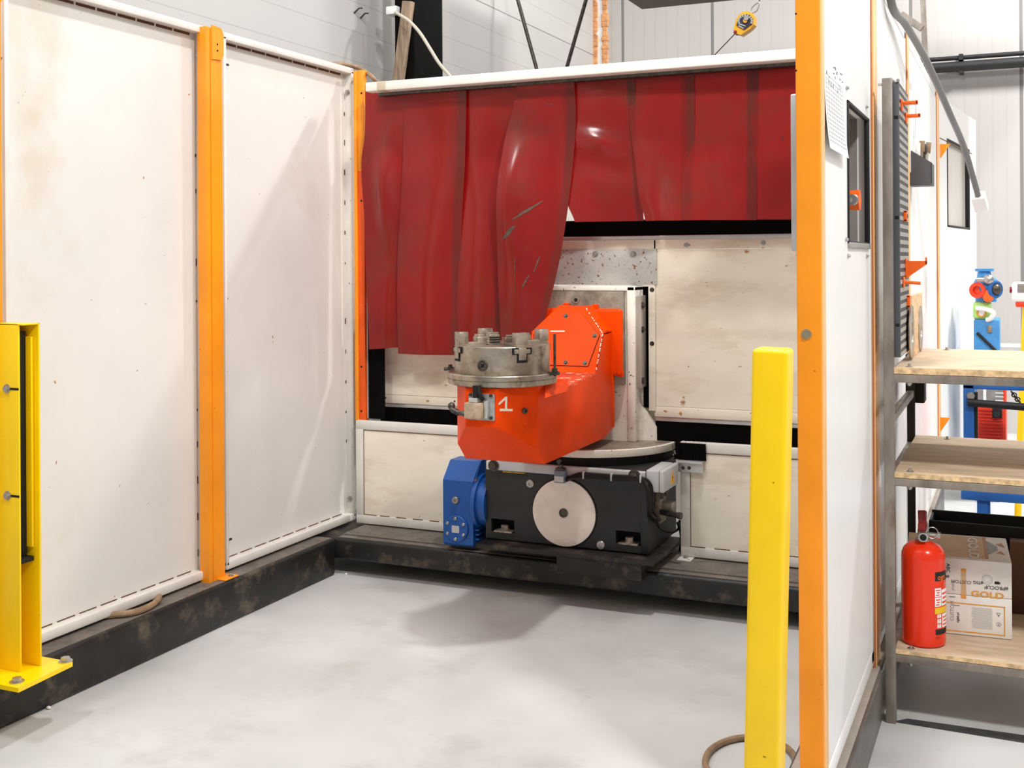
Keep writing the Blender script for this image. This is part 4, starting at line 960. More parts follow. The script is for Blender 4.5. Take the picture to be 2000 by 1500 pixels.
# ================================================================== STEEL RACK
rk = thing('steel_rack', 'raw steel rack with three chipboard shelves right of the white wall', 'rack', (0., 4.84, 0))
RY0, RY1, RXL, RXR = 4.37, 5.30, -.458, .80
def post(x, y, z1): MB().box(x, x+.031, y, y+.03, 0, z1, .003).build('upright', RACK, rk)
zu = PY(1733, 152, RY0).z
MB().box(PY(1726, 800, RY0).x, PY(1746.5, 800, RY0).x, RY0, RY0+.03, 0, zu, .003).build('upright', RACK, rk)
post(RXR, RY0, zu); post(RXR, RY1-.03, 1.275)
MB().box(RXL, RXL+.033, RY1-.03, RY1, 0, 1.275, .003).build('upright', paint('dark_steel_tube', (58, 52, 46), .5, .3), rk)
zr = [(1.275, 1.245), (.897, .868), (.256, .227)]
xr0 = PY(1747, 800, RY0).x
for k, (za, zb_) in enumerate(zr):
    MB().box(xr0-.005, RXR+.005, RY0+.001, RY0+.029, zb_, za, .003).build('front_rail', RACK, rk)
    MB().box(RXL+.02, RXR+.005, RY1-.029, RY1-.001, zb_, za, .003).build('rear_rail', RACK, rk)
    dz_ = 1.12-1.275 if k == 0 else 0
    MB().box(RXL+.002, RXL+.03, RY0+.028, RY1-.028, zb_+dz_, za+dz_, .003).build('side_rail', RACK, rk)
    zt_ = (1.30, .918, .273)[k]
    bdm = MB().box(xr0-.003, RXR+.03, RY0+.004, RY1+.02, za+.001, zt_, .001).build('shelf_board', OSB, rk)
    MB().box(xr0-.003, RXR+.03, RY0+.0025, RY0+.0045, za+.0015, zt_-.0015).build('board_edge', OSBE, bdm)
    for (u, y) in ((0.05, RY0+.03), (.13, RY1-.05)):
        MB().cyl((xr0+u, y, zt_-.001), (xr0+u, y, zt_+.003), .013, 16).cyl((xr0+u, y, zt_+.002), (xr0+u, y, zt_+.012), .0055, 12).build('bolt', STEELB, bdm)
    MB().cyl((xr0+.05, RY0+.015, zb_), (xr0+.05, RY0+.015, zb_-.012), .013, 14, .006).build('bolt_end', STEELB, rk)
# perforated tool panel
tpx0, tpx1 = -.425, -.402
ty0, ty1 = RY0+.03, 4.75; tz0, tz1 = 1.335, PY(1750, 160, RY0+.02).z
tp = thing('pegboard', 'dark grey perforated plastic pegboard fixed upright on the rack', 'pegboard', (-.413, 4.55, 1.32))
MB().box(tpx0, tpx1, ty0-.014, ty0, tz0, tz1, .002).box(tpx0, tpx1, ty1-.012, ty1, tz0, tz1, .002).box(tpx0, tpx1, ty0, ty1, tz1-.012, tz1, .002).box(tpx0, tpx1, ty0, ty1, tz0, tz0+.012, .002).build('frame', PLASTIC, tp)
m = MB(); n = 34; pit = (tz1-tz0)/n
for i in range(n): m.box(tpx1-.006, tpx1+.0005, ty0, ty1, tz0+pit*i, tz0+pit*(i+.52))
m.build('louvre_bars', PLASTICL, tp)
m = MB(); n2_ = 17
for j in range(n2_+1): y = ty0+(ty1-ty0)*j/n2_; m.box(tpx1-.0055, tpx1-.0005, y-.006, y+.006, tz0, tz1)
m.build('cross_bars', PLASTIC, tp)
sl = MB()
for v in (229, 425, 635): z = PY(1751, v, ty0-.014).z; sl.box(tpx0+.006, tpx1-.003, ty0-.0145, ty0-.013, z-.006, z+.006)
pieces(sl, 'slot', GRAPHD, tp)
MB().box(tpx0-.006, tpx0+.008, ty0-.005, ty0+.03, tz1-.004, tz1+.012, .003).cyl((tpx0+.02, ty0, tz1+.004), (tpx0+.02, ty0-.02, tz1+.004), .006, 10).build('top_clip', STEELB, tp)
MB().bolt((RXL+.004, RY0+.012, zu-.022), (-1, -.3, 0), .006, .02).build('wing_bolt', STEELB, rk)
# orange hooks
def hook(u0, u1, v, w, h, kind, label, yy_):
    a = PY(u0, v, yy_); L_ = PY(u1, v, yy_).x-a.x
    x = tpx1+.0006
    t = thing('tool_hook', label, 'hook', (x, yy_, a.z-h), 'orange plastic hooks on the pegboard')
    if kind == 'prong':
        MB().box(x, x+.006, yy_-w/2, yy_+w/2, a.z-h*1.5, a.z+.012, .002).build('back_plate', PEG, t)
        MB().box(x+.004, x+L_, yy_-w/2, yy_-w/2+.008, a.z-.008, a.z+.004, .002).box(x+.004, x+L_, yy_+w/2-.008, yy_+w/2, a.z-.008, a.z+.004, .002).box(x+L_-.008, x+L_, yy_-w/2, yy_+w/2, a.z-.008, a.z+.006, .002).build('fork', PEG, t)
    elif kind == 'bracket':
        MB().box(x, x+.006, yy_-w/2, yy_+w/2, a.z-h, a.z+.01, .002).build('back_plate', PEG, t)
        MB().prism([(x+.004, yy_-w/2, a.z), (x+L_, yy_-w/2, a.z), (x+L_, yy_-w/2, a.z-.012), (x+.004, yy_-w/2, a.z-h)], (0, w, 0)).box(x+L_-.006, x+L_, yy_-w/2, yy_+w/2, a.z-.012, a.z+.014, .001).build('arm', PEG, t)
    elif kind == 'pin':
        MB().box(x, x+.006, yy_-w/2, yy_+w/2, a.z-h/2, a.z+h/2, .002).build('back_plate', PEG, t)
        MB().cyl((x+.004, yy_, a.z), (x+L_, yy_, a.z-.004), .006, 12).build('pin', PEG, t)
    else:
        MB().box(x, x+.012, yy_-w/2, yy_-w/2+.006, a.z-h, a.z, .002).box(x, x+.012, yy_-w/2, yy_+w/2, a.z-.008, a.z, .002).box(x, x+.012, yy_-w/2, yy_+w/2, a.z-h, a.z-h+.008, .002).build('clip_body', PEG, t)
hook(1757, 1790, 201, .028, .02, 'prong', 'topmost orange forked hook on the grey pegboard', 4.46)
hook(1769, 1798, 226, .028, .02, 'prong', 'second orange forked hook down the grey pegboard', 4.64)
hook(1757, 1765, 412, .03, .04, 'clip', 'small orange clip halfway up the grey pegboard', 4.55)
hook(1765, 1807, 510, .02, .065, 'bracket', 'big triangular orange bracket low on the grey pegboard', 4.60)
hook(1758, 1792, 551, .03, .04, 'pin', 'orange pin hook just below the triangular bracket', 4.50)
hook(1764, 1774, 577, .03, .045, 'clip', 'lowest small orange clip on the grey pegboard', 4.66)
# plywood board with two steel discs
pw = thing('plywood_board', 'small plywood board with two steel discs standing on the top shelf', 'board', (-.40, 5.0, 1.30))
px_ = -.392; pz1 = PX(1801, 571, px_).z
MB().box(px_-.012, px_, 4.765, 5.28, 1.301, pz1, .001).build('board', PLY, pw)
for (u, v, rr) in ((1779.5, 672, .105), (1797, 660, .095)):
    p = PX(u, v, px_); p.z = max(p.z, 1.303+rr*.99)
    p.z = 1.303+rr
    dsk = MB().lathe(p, [(rr, 0), (rr, .005), (rr*.4, .006), (rr*.38, .002), (.001, .002)], 36, (1, 0, 0)).build('steel_disc', STEEL, pw)
# pen holder and contents
ph0 = PX(1778, 370, RX)
ph = thing('pen_holder', 'black pen holder box fixed to the far white panel', 'holder', (RX+.05, 6.2, 1.9))
hy0, hy1 = 5.97, 6.13; hz0 = PX(1778, 360, RX).z; hz1 = PX(1776, 310, RX).z
hd = .105
MB().box(RX, RX+.006, hy0, hy1, hz0, hz1, .002).build('back', PLASTIC, ph)
MB().box(RX, RX+hd, hy0, hy1, hz0-.008, hz0, .002).box(RX+hd-.006, RX+hd, hy0, hy1, hz0, hz0+.10, .002).prism([(RX, hy0, hz0), (RX+hd, hy0, hz0), (RX+hd, hy0, hz0+.10), (RX, hy0, hz0+.17)], (0, .006, 0)).prism([(RX, hy1, hz0), (RX+hd, hy1, hz0), (RX+hd, hy1, hz0+.10), (RX, hy1, hz0+.17)], (0, .006, 0)).build('tray', PLASTIC, ph)
mk = thing('marker', 'thick white marker standing upright in the black pen holder', 'marker', (RX+.04, 6.02, hz0), 'pens and brushes in the pen holder')
mq = PY(1793, 330, 6.02)
MB().cyl((mq.x, 6.02, hz0), (mq.x, 6.02, PY(1793, 279, 6.02).z), .012, 18).build('barrel', WHITEP, mk)
MB().cyl((mq.x, 6.02, hz0), (mq.x, 6.02, PY(1793, 335, 6.02).z), .0135, 18).build('cap', RUBBER, mk)
for yq, (ua, ub, va, vb, mt, nm, lab) in zip((6.04, 6.075, 6.105), ((1801, 1798, 275, 350, TIMBER, 'paint_brush', 'brush with dark wooden handle in the middle of the pen holder'), (1806, 1801, 281, 350, STEELD, 'file', 'thin dark steel file leaning in the pen holder'), (1814, 1805, 278, 350, BEIGEC, 'paint_brush', 'pale long handled brush leaning right in the pen holder'))):
    pa_, pb_ = PY(ua, va, yq+.01), PY(ub, vb, yq); pb_.z = hz0+.002
    t = thing(nm, lab, nm.replace('_', ' '), pb_, 'pens and brushes in the pen holder')
    MB().cyl(pb_, pa_.lerp(pb_, .25), .006, 12, .008).build('handle', mt, t)
    MB().bar(pa_.lerp(pb_, .26), pa_, .026, .010, up=(0, 1, 0), bev=.002).build('tip', STEELD if nm == 'file' else HOSE, t)

# fire extinguisher
EX = V((-.336, 4.492, .2745)); er = .0775
fe = thing('fire_extinguisher', 'red fire extinguisher standing on the lowest chipboard shelf', 'fire extinguisher', EX)
ez = lambda v: PY(1801, v, EX.y-.03).z
zt_ = ez(1062)
MB().lathe(V((EX.x, EX.y, 0)), [(er-.008, EX.z), (er-.001, EX.z+.006), (er, EX.z+.014), (er, zt_-.055), (er*.985, zt_-.04), (er*.9, zt_-.022), (er*.72, zt_-.008), (er*.42, zt_+.004), (.02, zt_+.01), (.02, zt_+.02)], 64).build('cylinder', REDX, fe)
MB().lathe(V((EX.x, EX.y, 0)), [(.026, zt_+.004), (.028, zt_+.012), (.02, zt_+.02), (.02, zt_+.045), (.001, zt_+.045)], 24).cyl((EX.x, EX.y-.01, zt_+.03), (EX.x+.004, EX.y-.05, zt_+.028), .017, 20).build('valve', STEELB, fe)
MB().cyl((EX.x+.004, EX.y-.0505, zt_+.028), (EX.x+.004, EX.y-.0515, zt_+.028), .012, 18).build('outlet', GRAPHD, fe)
MB().cyl((EX.x+.01, EX.y-.01, zt_+.032), (EX.x+.055, EX.y-.012, zt_+.03), .009, 14).cyl((EX.x+.05, EX.y-.012, zt_+.03), (EX.x+.062, EX.y-.012, zt_+.03), .014, 14).build('gauge_port', STEELB, fe)
zh = ez(1000)
MB().box(EX.x-.016, EX.x+.012, EX.y-.03, EX.y+.03, zt_+.045, zt_+.075, .004).bar((EX.x, EX.y-.02, zt_+.06), (EX.x-.004, EX.y+.0, zh), .028, .014, up=(0, 1, 0), bev=.004).bar((EX.x-.002, EX.y, zt_+.05), (EX.x-.004, EX.y+.07, zt_+.1), .026, .008, up=(0, 0, 1), bev=.003).build('lever', REDD, fe)
MB().ring((EX.x+.034, EX.y-.03, ez(1039)), (.2, -1, .1), .020, .0016, 28, 8).build('safety_ring', STEELB, fe)
ta0 = math.radians(-54)
def curved(z0, z1, a0, a1, mat, name, o, parent, label=None):
    n = 24
    grid = [[V((EX.x+(er+o)*cs(a0+(a1-a0)*j/n), EX.y+(er+o)*sn(a0+(a1-a0)*j/n), z)) for j in range(n+1)] for z in (z1, z0)]
    m = MB()
    for j in range(n): m.add([grid[0][j], grid[0][j+1], grid[1][j+1], grid[1][j]], [(0, 1, 2, 3)])
    return m.build(name, mat, parent, label, recalc=False)
ta1 = ta0+math.radians(120)
lbm = curved(ez(1232), ez(1111), ta0, ta1, REDX, 'label', .0004, fe, 'printed label on the extinguisher')
curved(ez(1128.5), ez(1111), ta0, ta1, INK, 'black_band', .0008, lbm); curved(ez(1232), ez(1221.5), ta0, ta1, INK, 'black_band', .0008, lbm)
curved(ez(1191.5), ez(1179.5), ta0-.02, ta1, flat('label_yellow', (240, 195, 40), .5), 'yellow_band', .0008, lbm)
for (va, vb, a, b) in ((1142, 1158.5, -.02, .33), (1160, 1177.5, -.02, .33), (1146, 1177, .36, 1.), (1192.5, 1199.5, .1, .33), (1202, 1210, .1, .33), (1212, 1219, .1, .33), (1193, 1219, .4, 1.)):
    q = curved(ez(vb), ez(va), ta0+a, ta0+b, PAPER, 'pictogram', .0008, lbm)
    for k in range(3): vv = va+(vb-va)*(.2+.27*k); curved(ez(vv+(vb-va)*.12), ez(vv), ta0+a+.04+.05*(k % 2), ta0+b-.05-.03*k, REDX, 'pictogram', .0012, lbm)
def wrap_ext(a_off, zz): return lambda x, y: V((EX.x+(er+.0013)*cs(ta0+a_off+x/er), EX.y+(er+.0013)*sn(ta0+a_off+x/er), zz+y))
MB().text('ogn', (0, 0, 0), (1, 0, 0), (0, 0, 1), .028, wrap=wrap_ext(.12, ez(1126)), bold=.01).build('lettering', PEG, lbm, recalc=False)
MB().text('CE 1', (0, 0, 0), (1, 0, 0), (0, 0, 1), .012, wrap=wrap_ext(.0, ez(1240))).build('lettering', REDD, lbm, recalc=False)

# cardboard boxes
b0_, b1_ = PZ(1836, 1239, .2745), PZ(1977, 1250, .2745)
bdir = V((1, .06, 0)).normalized(); bnrm = V((bdir.y, -bdir.x, 0)); bw = .27
bright = b1_; bleft = bright-bdir*bw
H1, H2 = .150, .135
depth_ = .40
def cbox(z0, h, label, grp='white cartons on the lowest shelf'):
    t = thing('cardboard_box', label, 'box', (bleft+bright)/2+V((0, depth_/2, z0-.2745)), grp)
    c_ = (bleft+bright)/2-bnrm*(depth_/2); c_.z = z0+h/2
    MB().obox(c_, bdir, bnrm, (0, 0, 1), bw/2, depth_/2, h/2, .004).build('carton', CARTON, t)
    return t
z_a = .2745; z_b = z_a+H1+.001; z_c = z_b+H2
lo_ = cbox(z_a, H1, 'lower white carton with orange bordered text panel behind the extinguisher')
up_ = cbox(z_b, H2, 'upper white carton with upside down lettering stacked behind the extinguisher')
def Bf(s_, z, o=.0006): return V((bright.x, bright.y, 0))-bdir*s_+bnrm*o+V((0, 0, z))   # s_ metres left of the right edge
def quad(m, sa, sb, za, zb2, o=.0006): return m.obox(Bf((sa+sb)/2, (za+zb2)/2, o), bdir, bnrm, (0, 0, 1), abs(sa-sb)/2, .0003, abs(zb2-za)/2)
def sv(u, v):    # front-face measures from the picture
    y = b1_.y-.02; p = PY(u, v, y); return (bright.x-p.x), p.z
ct = lambda x, y: (1740+x/5.77, 1030+y/5.77)
m = MB(); s0, z0_ = sv(*ct(1288, 1245)); s1, z1_ = sv(*ct(1288, 912)); thk = .004
quad(m, s0, s0+thk, z0_, z1_); quad(m, s0, s0+.3, z1_-thk, z1_); quad(m, s0, s0+.3, z0_-.0, z0_+thk)
m.build('border', GOLDP, lo_)
m = MB()
for k in range(17):
    z = z1_-.014-(z1_-z0_-.03)*k/17; quad(m, s0+.044, s0+.044+random.uniform(.068, .074), z, z+.0009)
m.build('small_print', INKG, lo_)
m = MB(); s_, z = sv(*ct(1212, 1000))
tri = [(s_+.007, z+.006), (s_-.007, z+.006), (s_, z-.007)]
for (a, b) in zip(tri, tri[1:]+tri[:1]): m.bar(Bf(a[0], a[1]), Bf(b[0], b[1]), .001, .0006, bnrm)
m.bar(Bf(s_, z), Bf(s_, z-.004), .0016, .0006, bnrm)
s_, z = sv(*ct(1213, 1110)); m.ring(Bf(s_, z), bnrm, .0075, .0005, 24, 5); m.bar(Bf(s_, z+.004), Bf(s_, z-.003), .0014, .0006, bnrm); m.bar(Bf(s_+.003, z-.003), Bf(s_-.003, z-.003), .0012, .0006, bnrm)
m.build('symbol', INK, lo_)
upv, dnv = V((0, 0, 1)), V((0, 0, -1))
s_, z = sv(*ct(765, 1080)); MB().text('tiglab.pl', Bf(s_, z), upv, -bdir, .0125, bold=.008).build('lettering', INK, lo_, recalc=False)
s_, z = sv(*ct(708, 1060)); MB().text('CUSTOM', Bf(s_, z), upv, -bdir, .0185).build('lettering', INKG, lo_, recalc=False)
# upper carton print (upside down)
s_, z = sv(*ct(1040, 622)); MB().text('#TIG', Bf(s_, z), -bdir, dnv, .0165, bold=.012).build('lettering', INK, up_, recalc=False)
s_, z = sv(*ct(905, 615)); MB().text('CUSTOM', Bf(s_, z), -bdir, dnv, .0175).build('lettering', INK, up_, recalc=False)
s_, z = sv(*ct(1322, 692)); MB().text('#PROCUP', Bf(s_, z), -bdir, dnv, .0185, bold=.01).build('lettering', INK, up_, recalc=False)
s_, z = sv(*ct(900, 780)); MB().text('GOLD', Bf(s_, z), bdir, upv, .041, bold=.03, sy=.7).build('lettering', GOLDP, up_, recalc=False)
m = MB(); s_, z = sv(*ct(1085, 600)); m.ring(Bf(s_, z), bnrm, .0175, .0008, 32, 5); m.ring(Bf(s_, z), bnrm, .011, .0005, 28, 5)
m.build('seal', INKG, up_)
s_, z = sv(*ct(1195, 630))
m = MB(); m.prism([Bf(s_+.009, z-.008), Bf(s_-.009, z-.008), Bf(s_-.0075, z+.002), Bf(s_+.0075, z+.002)], bnrm*.0004); m.ring(Bf(s_-.009, z-.004), bnrm, .003, .0008, 16, 5); m.build('cup_symbol', INK, up_)
m = MB(); sa, za = sv(*ct(845, 475)); sb, zb2 = sv(*ct(790, 805)); quad(m, sa, sb, zb2, za); m.build('tan_stripe', CARTAN, up_)
m = MB(); quad(m, sa, sb, za-.010, za, .0009); quad(m, sa, sb, zb2, zb2+.016, .0009); m.build('gold_stripe', GOLDP, up_)
s_, z = sv(*ct(625, 410)); MB().text('ABC', Bf(s_, z), dnv, bdir, .018, bold=.012).build('lettering', INK, up_, recalc=False)
s_, z = sv(*ct(655, 545)); MB().text('#L', Bf(s_, z), -bdir, dnv, .0155, bold=.015).build('lettering', INK, up_, recalc=False)
s_, z = sv(*ct(690, 600)); MB().text('tiglab.pl', Bf(s_, z), dnv, bdir, .0125).build('lettering', INKG, up_, recalc=False)
m = MB()
for (x, y) in ((690, 790), (740, 888)): s_, z = sv(*ct(x, y)); quad(m, s_-.011, s_+.011, z, z+.0014, .001)
pieces(m, 'staple', INK, up_)
# top of the upper carton
def Bt(s_, d, o=.0008): return V((bright.x, bright.y, z_c+o))-bdir*s_-bnrm*d
def tq(m, sa, sb, da, db, o=.0005): return m.obox((Bt(sa, da, o)+Bt(sb, db, o))/2, bdir, bnrm, (0, 0, 1), abs(sa-sb)/2, abs(db-da)/2, .0003)
m = MB(); tq(m, .085, .37, .03, depth_-.02); m.build('tan_print', CARTAN, up_)
m = MB(); tq(m, .078, .090, .03, depth_-.02, .0012); m.build('brown_stripe', flat('brown_print', (188, 140, 98), .6), up_)
m = MB(); m.prism([Bt(.078, .1), Bt(.078, .33), Bt(.04, .24), Bt(.04, .18)], (0, 0, .0004)); m.build('grey_picture', INKG, up_)
m = MB(); m.prism([Bt(.045, .28), Bt(.012, .23), Bt(.02, .3)], (0, 0, .0004)).prism([Bt(.045, .14), Bt(.015, .11), Bt(.03, .17)], (0, 0, .0004)); pieces(m, 'brown_picture', flat('brown_print', (188, 140, 98), .6), up_)
MB().text('GOLD', Bt(.145, depth_-.04, .0016), bnrm, bdir, .125, bold=.02, sy=.4).build('lettering', CARTON, up_, recalc=False)

# black crate behind the cartons
ck_ = thing('storage_crate', 'black open crate behind the white cartons on the lowest shelf', 'crate', (.1, 5.15, .2745))
cx0_, cx1_ = PY(1815, 1030, 5.12).x, .75; cz1 = PY(1815, 1014, 5.12).z
MB().box(cx0_, cx1_, 5.10, 5.11, .2745, cz1, .003).box(cx0_, cx1_, 5.27, 5.28, .2745, cz1+.01, .003).box(cx0_, cx0_+.01, 5.10, 5.28, .2745, cz1, .003).box(cx1_-.01, cx1_, 5.10, 5.28, .2745, cz1, .003).box(cx0_, cx1_, 5.10, 5.28, .2745, .284).build('crate_body', RUBBER, ck_)
fx0 = PY(1978, 1100, 5.095).x
tag(bx(fx0-.01, .6, 4.99, 5.07, .2745, PY(1980, 1060, 4.98).z, .004).build('brown_box', BROWN), 'dark brown box beside the white cartons in front of the black crate', 'box')
# black box fixed under the top shelf
bq = PY(1780, 748, 5.36); bq2 = PY(1808, 785, 5.36)
tag(bx(bq.x-.02, bq2.x, 5.302, 5.40, bq2.z, 1.2745, .006).build('black_box', RUBBER), 'small black box hanging under the rear of the top shelf', 'box')
# floor tape
ta_, tb_ = PZ(1748, 1405, 0), PZ(1748, 1413, 0)
tag(MB().prism([PZ(1744, 1410, 0), PZ(1772, 1404, 0), PZ(2004, 1437, 0), PZ(2100, 1452, 0), PZ(2100, 1468, 0), PZ(2004, 1452, 0)], (0, 0, .0015)).build('floor_tape', TAPE), 'dark grey tape strip stuck on the floor at the foot of the rack', 'tape')

# ================================================================== BACKGROUND AT RIGHT
YB = 6.3
tr = thing('trolley_frame', 'blue steel trolley frame seen between the rack shelves', 'trolley', (.1, YB+.3, 0))
def yb(u, v, y=YB): return PY(u, v, y)
a, b = yb(1881, 752), yb(1903, 850)
zt_ = yb(1881, 751).z; zl0, zl1 = yb(1880, 975).z, yb(1880, 957).z
lx0, lx1 = a.x, b.x
MB().box(lx0, lx1, YB, YB+.06, zl1-.005, zt_, .004).build('upright', BLUE3, tr)
MB().box(lx0, 1.0, YB, YB+.06, yb(1900, 760).z, zt_+.005, .004).build('top_beam', BLUE3, tr)
MB().box(yb(1877, 960).x, 1.0, YB-.01, YB+.09, zl0, zl1, .006).build('lower_beam', BLUE3, tr)
l2 = yb(1908, 1000).x; l3 = yb(1929, 1000).x
MB().box(l2, l3, YB+.01, YB+.07, .0, zl0+.003, .004).box(l3-.001, l3+.012, YB+.02, YB+.06, .0, zl0+.003).build('leg', BLUE3, tr)
MB().box(.9, .96, YB+.01, YB+.07, 0, zl0+.003, .004).build('leg', BLUE3, tr)
MB().box(l3, 1.0, YB+.01, YB+.05, yb(1960, 1022).z-.03, yb(1960, 1010).z, .004).build('foot_rail', BLUE3, tr)
MB().box(lx1+.001, lx1+.016, YB+.005, YB+.055, zl1, zt_-.04).build('rubber_edge', RUBBER, tr)
p = yb(1896, 773, YB-.001); MB().bolt(p, (0, -1, 0), .013, .03).build('bolt', STEELB, tr)
MB().cyl(yb(1890, 786, YB-.02), yb(2060, 800, YB-.02), .019, 18).build('cross_bar', RUBBER, tr, 'thick black bar')
cn_ = MB(); ca, cb_ = yb(1976, 765, YB+.1), yb(1992, 786, YB+.1); n = 5
for k in range(n):
    p = ca.lerp(cb_, (k+.5)/n); cn_.ring(p, (0, 1, 0) if k % 2 else (.8, .3, .5), .011, .0035, 14, 6)
tag(cn_.build('chain', STEELD), 'short steel chain hanging from the blue trolley beam', 'chain')
YW = 6.62
we = thing('welding_machine', 'red welding power source with louvred front behind the blue trolley frame', 'welder', (yb(1937, 800, YW).x, YW+.2, 0))
w0, w1, w2 = yb(1909, 850, YW), yb(1959, 757, YW), yb(1965, 800, YW)
wz0_, wz1_ = zl1+.02, yb(1930, 752, YW).z+.03
MB().box(w0.x, w2.x, YW, YW+.5, wz0_, wz1_, .008).build('case', REDM, we)
gz = yb(1930, 793, YW).z
MB().box(w0.x+.002, w1.x, YW-.006, YW, gz, wz1_-.01, .002).build('front_panel', paint('grey_front_panel', (150, 146, 142), .5, var=.1, vscale=30), we)
mm = MB()
for k in range(4): mm.box(w0.x+.09, w0.x+.13, YW-.0075, YW-.006, gz+.03+.02*k, gz+.035+.02*k)
mm.box(w0.x+.03, w0.x+.045, YW-.0075, YW-.006, gz+.03, gz+.09)
pieces(mm, 'panel_print', PAPER, we)
lv = MB(); z = gz-.02
while z > wz0_+.01: lv.box(w0.x+.004, w1.x-.002, YW-.008, YW, z-.006, z+.003, .002); z -= .0175
lv.build('louvres', paint('dark_louvre_red', (196, 40, 20), .45), we)
k0, k1 = yb(1938, 797, YW-.01), yb(1957, 817, YW-.01)
kn = MB().box(k0.x, k1.x, YW-.012, YW-.002, k1.z, k0.z, .002).build('socket_plate', RUBBER, we)
kc = yb(1947, 809, YW-.012); MB().cyl(kc, kc+V((0, -.02, 0)), .016, 18).build('socket', GRAPH, kn)
MB().box(w0.x+.02, w2.x-.03, YW+.05, YW+.45, zl1, wz0_+.002).build('foot', RUBBER, we)
# blue pump on a blue cabinet with a green fitting
YP = 8.6
y_ = lambda u, v, y=YP: PY(u, v, y)
cabt = thing('machine_cabinet', 'blue cabinet standing behind the rack beside the far door panel', 'cabinet', (y_(1930, 680).x, YP+.2, 0))
c0_, c1_ = y_(1902, 680), y_(1952, 625)
MB().box(c0_.x, c1_.x, YP, YP+.4, 0, c1_.z, .01).build('cabinet_body', BLUE2, cabt)
p = y_(1933, 643); MB().box(p.x-.014, p.x+.014, YP-.012, YP, p.z-.024, p.z+.024, .005).build('latch', TIMBER, cabt)
MB().tube([y_(1908, 650, YP-.015), y_(1925, 666, YP-.015), y_(1946, 686, YP-.015)], .01, 8, 4).build('cable', CABLE, cabt)
gr_ = thing('green_fitting', 'pale green housing with white hose on top of the blue cabinet', 'housing', (y_(1925, 620).x, YP+.1, c1_.z))
MB().box(y_(1900, 620).x, y_(1936, 600).x, YP+.02, YP+.2, c1_.z, y_(1920, 590).z, .02, 3).build('housing', GREEN, gr_)
MB().ring(y_(1917, 611, YP+.015), (0, -1, 0), .026, .006, 24, 8).build('orange_ring', GOLDP, gr_)
p = y_(1917, 611, YP+.02); MB().cyl(p+V((0, .005, 0)), p+V((0, -.006, 0)), .02, 20).build('dial', PAPER, gr_)
MB().tube([y_(1907, 602, YP), y_(1925, 604, YP-.02), y_(1940, 611, YP-.02), y_(1935, 622, YP-.01), y_(1928, 625, YP+.01)], .017, 10, 5).build('white_hose', WHITEP, gr_)
pu = thing('blue_pump', 'round blue pump head with red and steel ports above the green housing', 'pump', (y_(1925, 590).x, YP+.1, y_(1925, 590).z))
pc_ = y_(1925, 562); pr2 = y_(1952, 562).x-pc_.x
MB().ball((pc_.x, YP+.12, pc_.z), pr2, .14, pr2*1.05, 32, 18).cyl((pc_.x-.01, YP+.1, pc_.z+pr2*.8), (pc_.x-.01, YP+.1, y_(1922, 530).z), .05, 24, .04).cyl((pc_.x-.01, YP+.1, y_(1922, 530).z), (pc_.x-.01, YP+.1, y_(1922, 525).z), .062, 24).cyl((pc_.x, YP+.1, pc_.z-pr2*.8), (pc_.x, YP+.1, y_(1925, 590).z), .07, 24).build('pump_body', BLUE2, pu)
p = y_(1928, 546, YP-.03); MB().cyl(y_(1907, 546, YP-.03), p, .017, 14).ball(p+V((.01, 0, 0)), .035, .03, .035).build('steel_fitting', STEELB, pu)
p = y_(1911, 567, YP-.02); MB().lathe(p+V((0, .03, 0)), [(.055, 0), (.055, .03), (.03, .032), (.028, .01), (.001, .01)], 28, (-.3, -1, 0)).build('red_port', REDM, pu)
p = y_(1944, 565, YP+.0); MB().ring(p, (.7, -.7, 0), .05, .014, 26, 8).build('side_port', BLUE3, pu)
MB().ball(p, .04, .04, .04).build('side_glass', STEELD, pu)
p = y_(1930, 578, YP-.035); MB().ball(p+V((0, .02, 0)), .038, .02, .045).build('orange_badge', PEG, pu)
# yellow stand with white control pendant
ys = 7.6
y7 = lambda u, v: PY(u, v, ys)
stn = thing('control_stand', 'yellow stand carrying a white control pendant at the right picture edge', 'stand', (y7(2000, 700).x, ys, 0))
a, b = y7(2001, 600), y7(1993, 852)
fz = V((b.x-(a.x-b.x)*1.5, ys, 0)); 
MB().tube([(a.x+.01, ys, a.z+.05), (b.x, ys, b.z), (b.x+(b.x-a.x)/(a.z-b.z)*b.z, ys, .0)], .02, 12).build('pole', YELLOW, stn)
MB().box(b.x-.22, b.x+.15, ys-.15, ys+.15, 0, .012, .003).build('base_plate', YELLOW, stn)
p0, p1_ = y7(1976, 550), y7(2040, 590)
pe = MB().box(p0.x, p1_.x, ys-.07, ys-.02, p1_.z, p0.z, .02, 3).build('pendant', WHITEP, stn, 'white control pendant')
q0_, q1_ = y7(1987, 554), y7(2030, 571); MB().box(q0_.x, q1_.x, ys-.073, ys-.069, q1_.z, q0_.z, .002).build('screen', paint('grey_screen', (140, 132, 126), .3), pe)
MB().box(p0.x+.02, p1_.x, ys-.06, ys-.01, p1_.z-.03, p1_.z+.005, .01).build('red_base', REDM, pe)
p = y7(1974, 566); MB().cyl((p.x+.02, ys-.04, p.z), (p.x-.006, ys-.04, p.z), .018, 16).build('stop_button', REDD, pe)

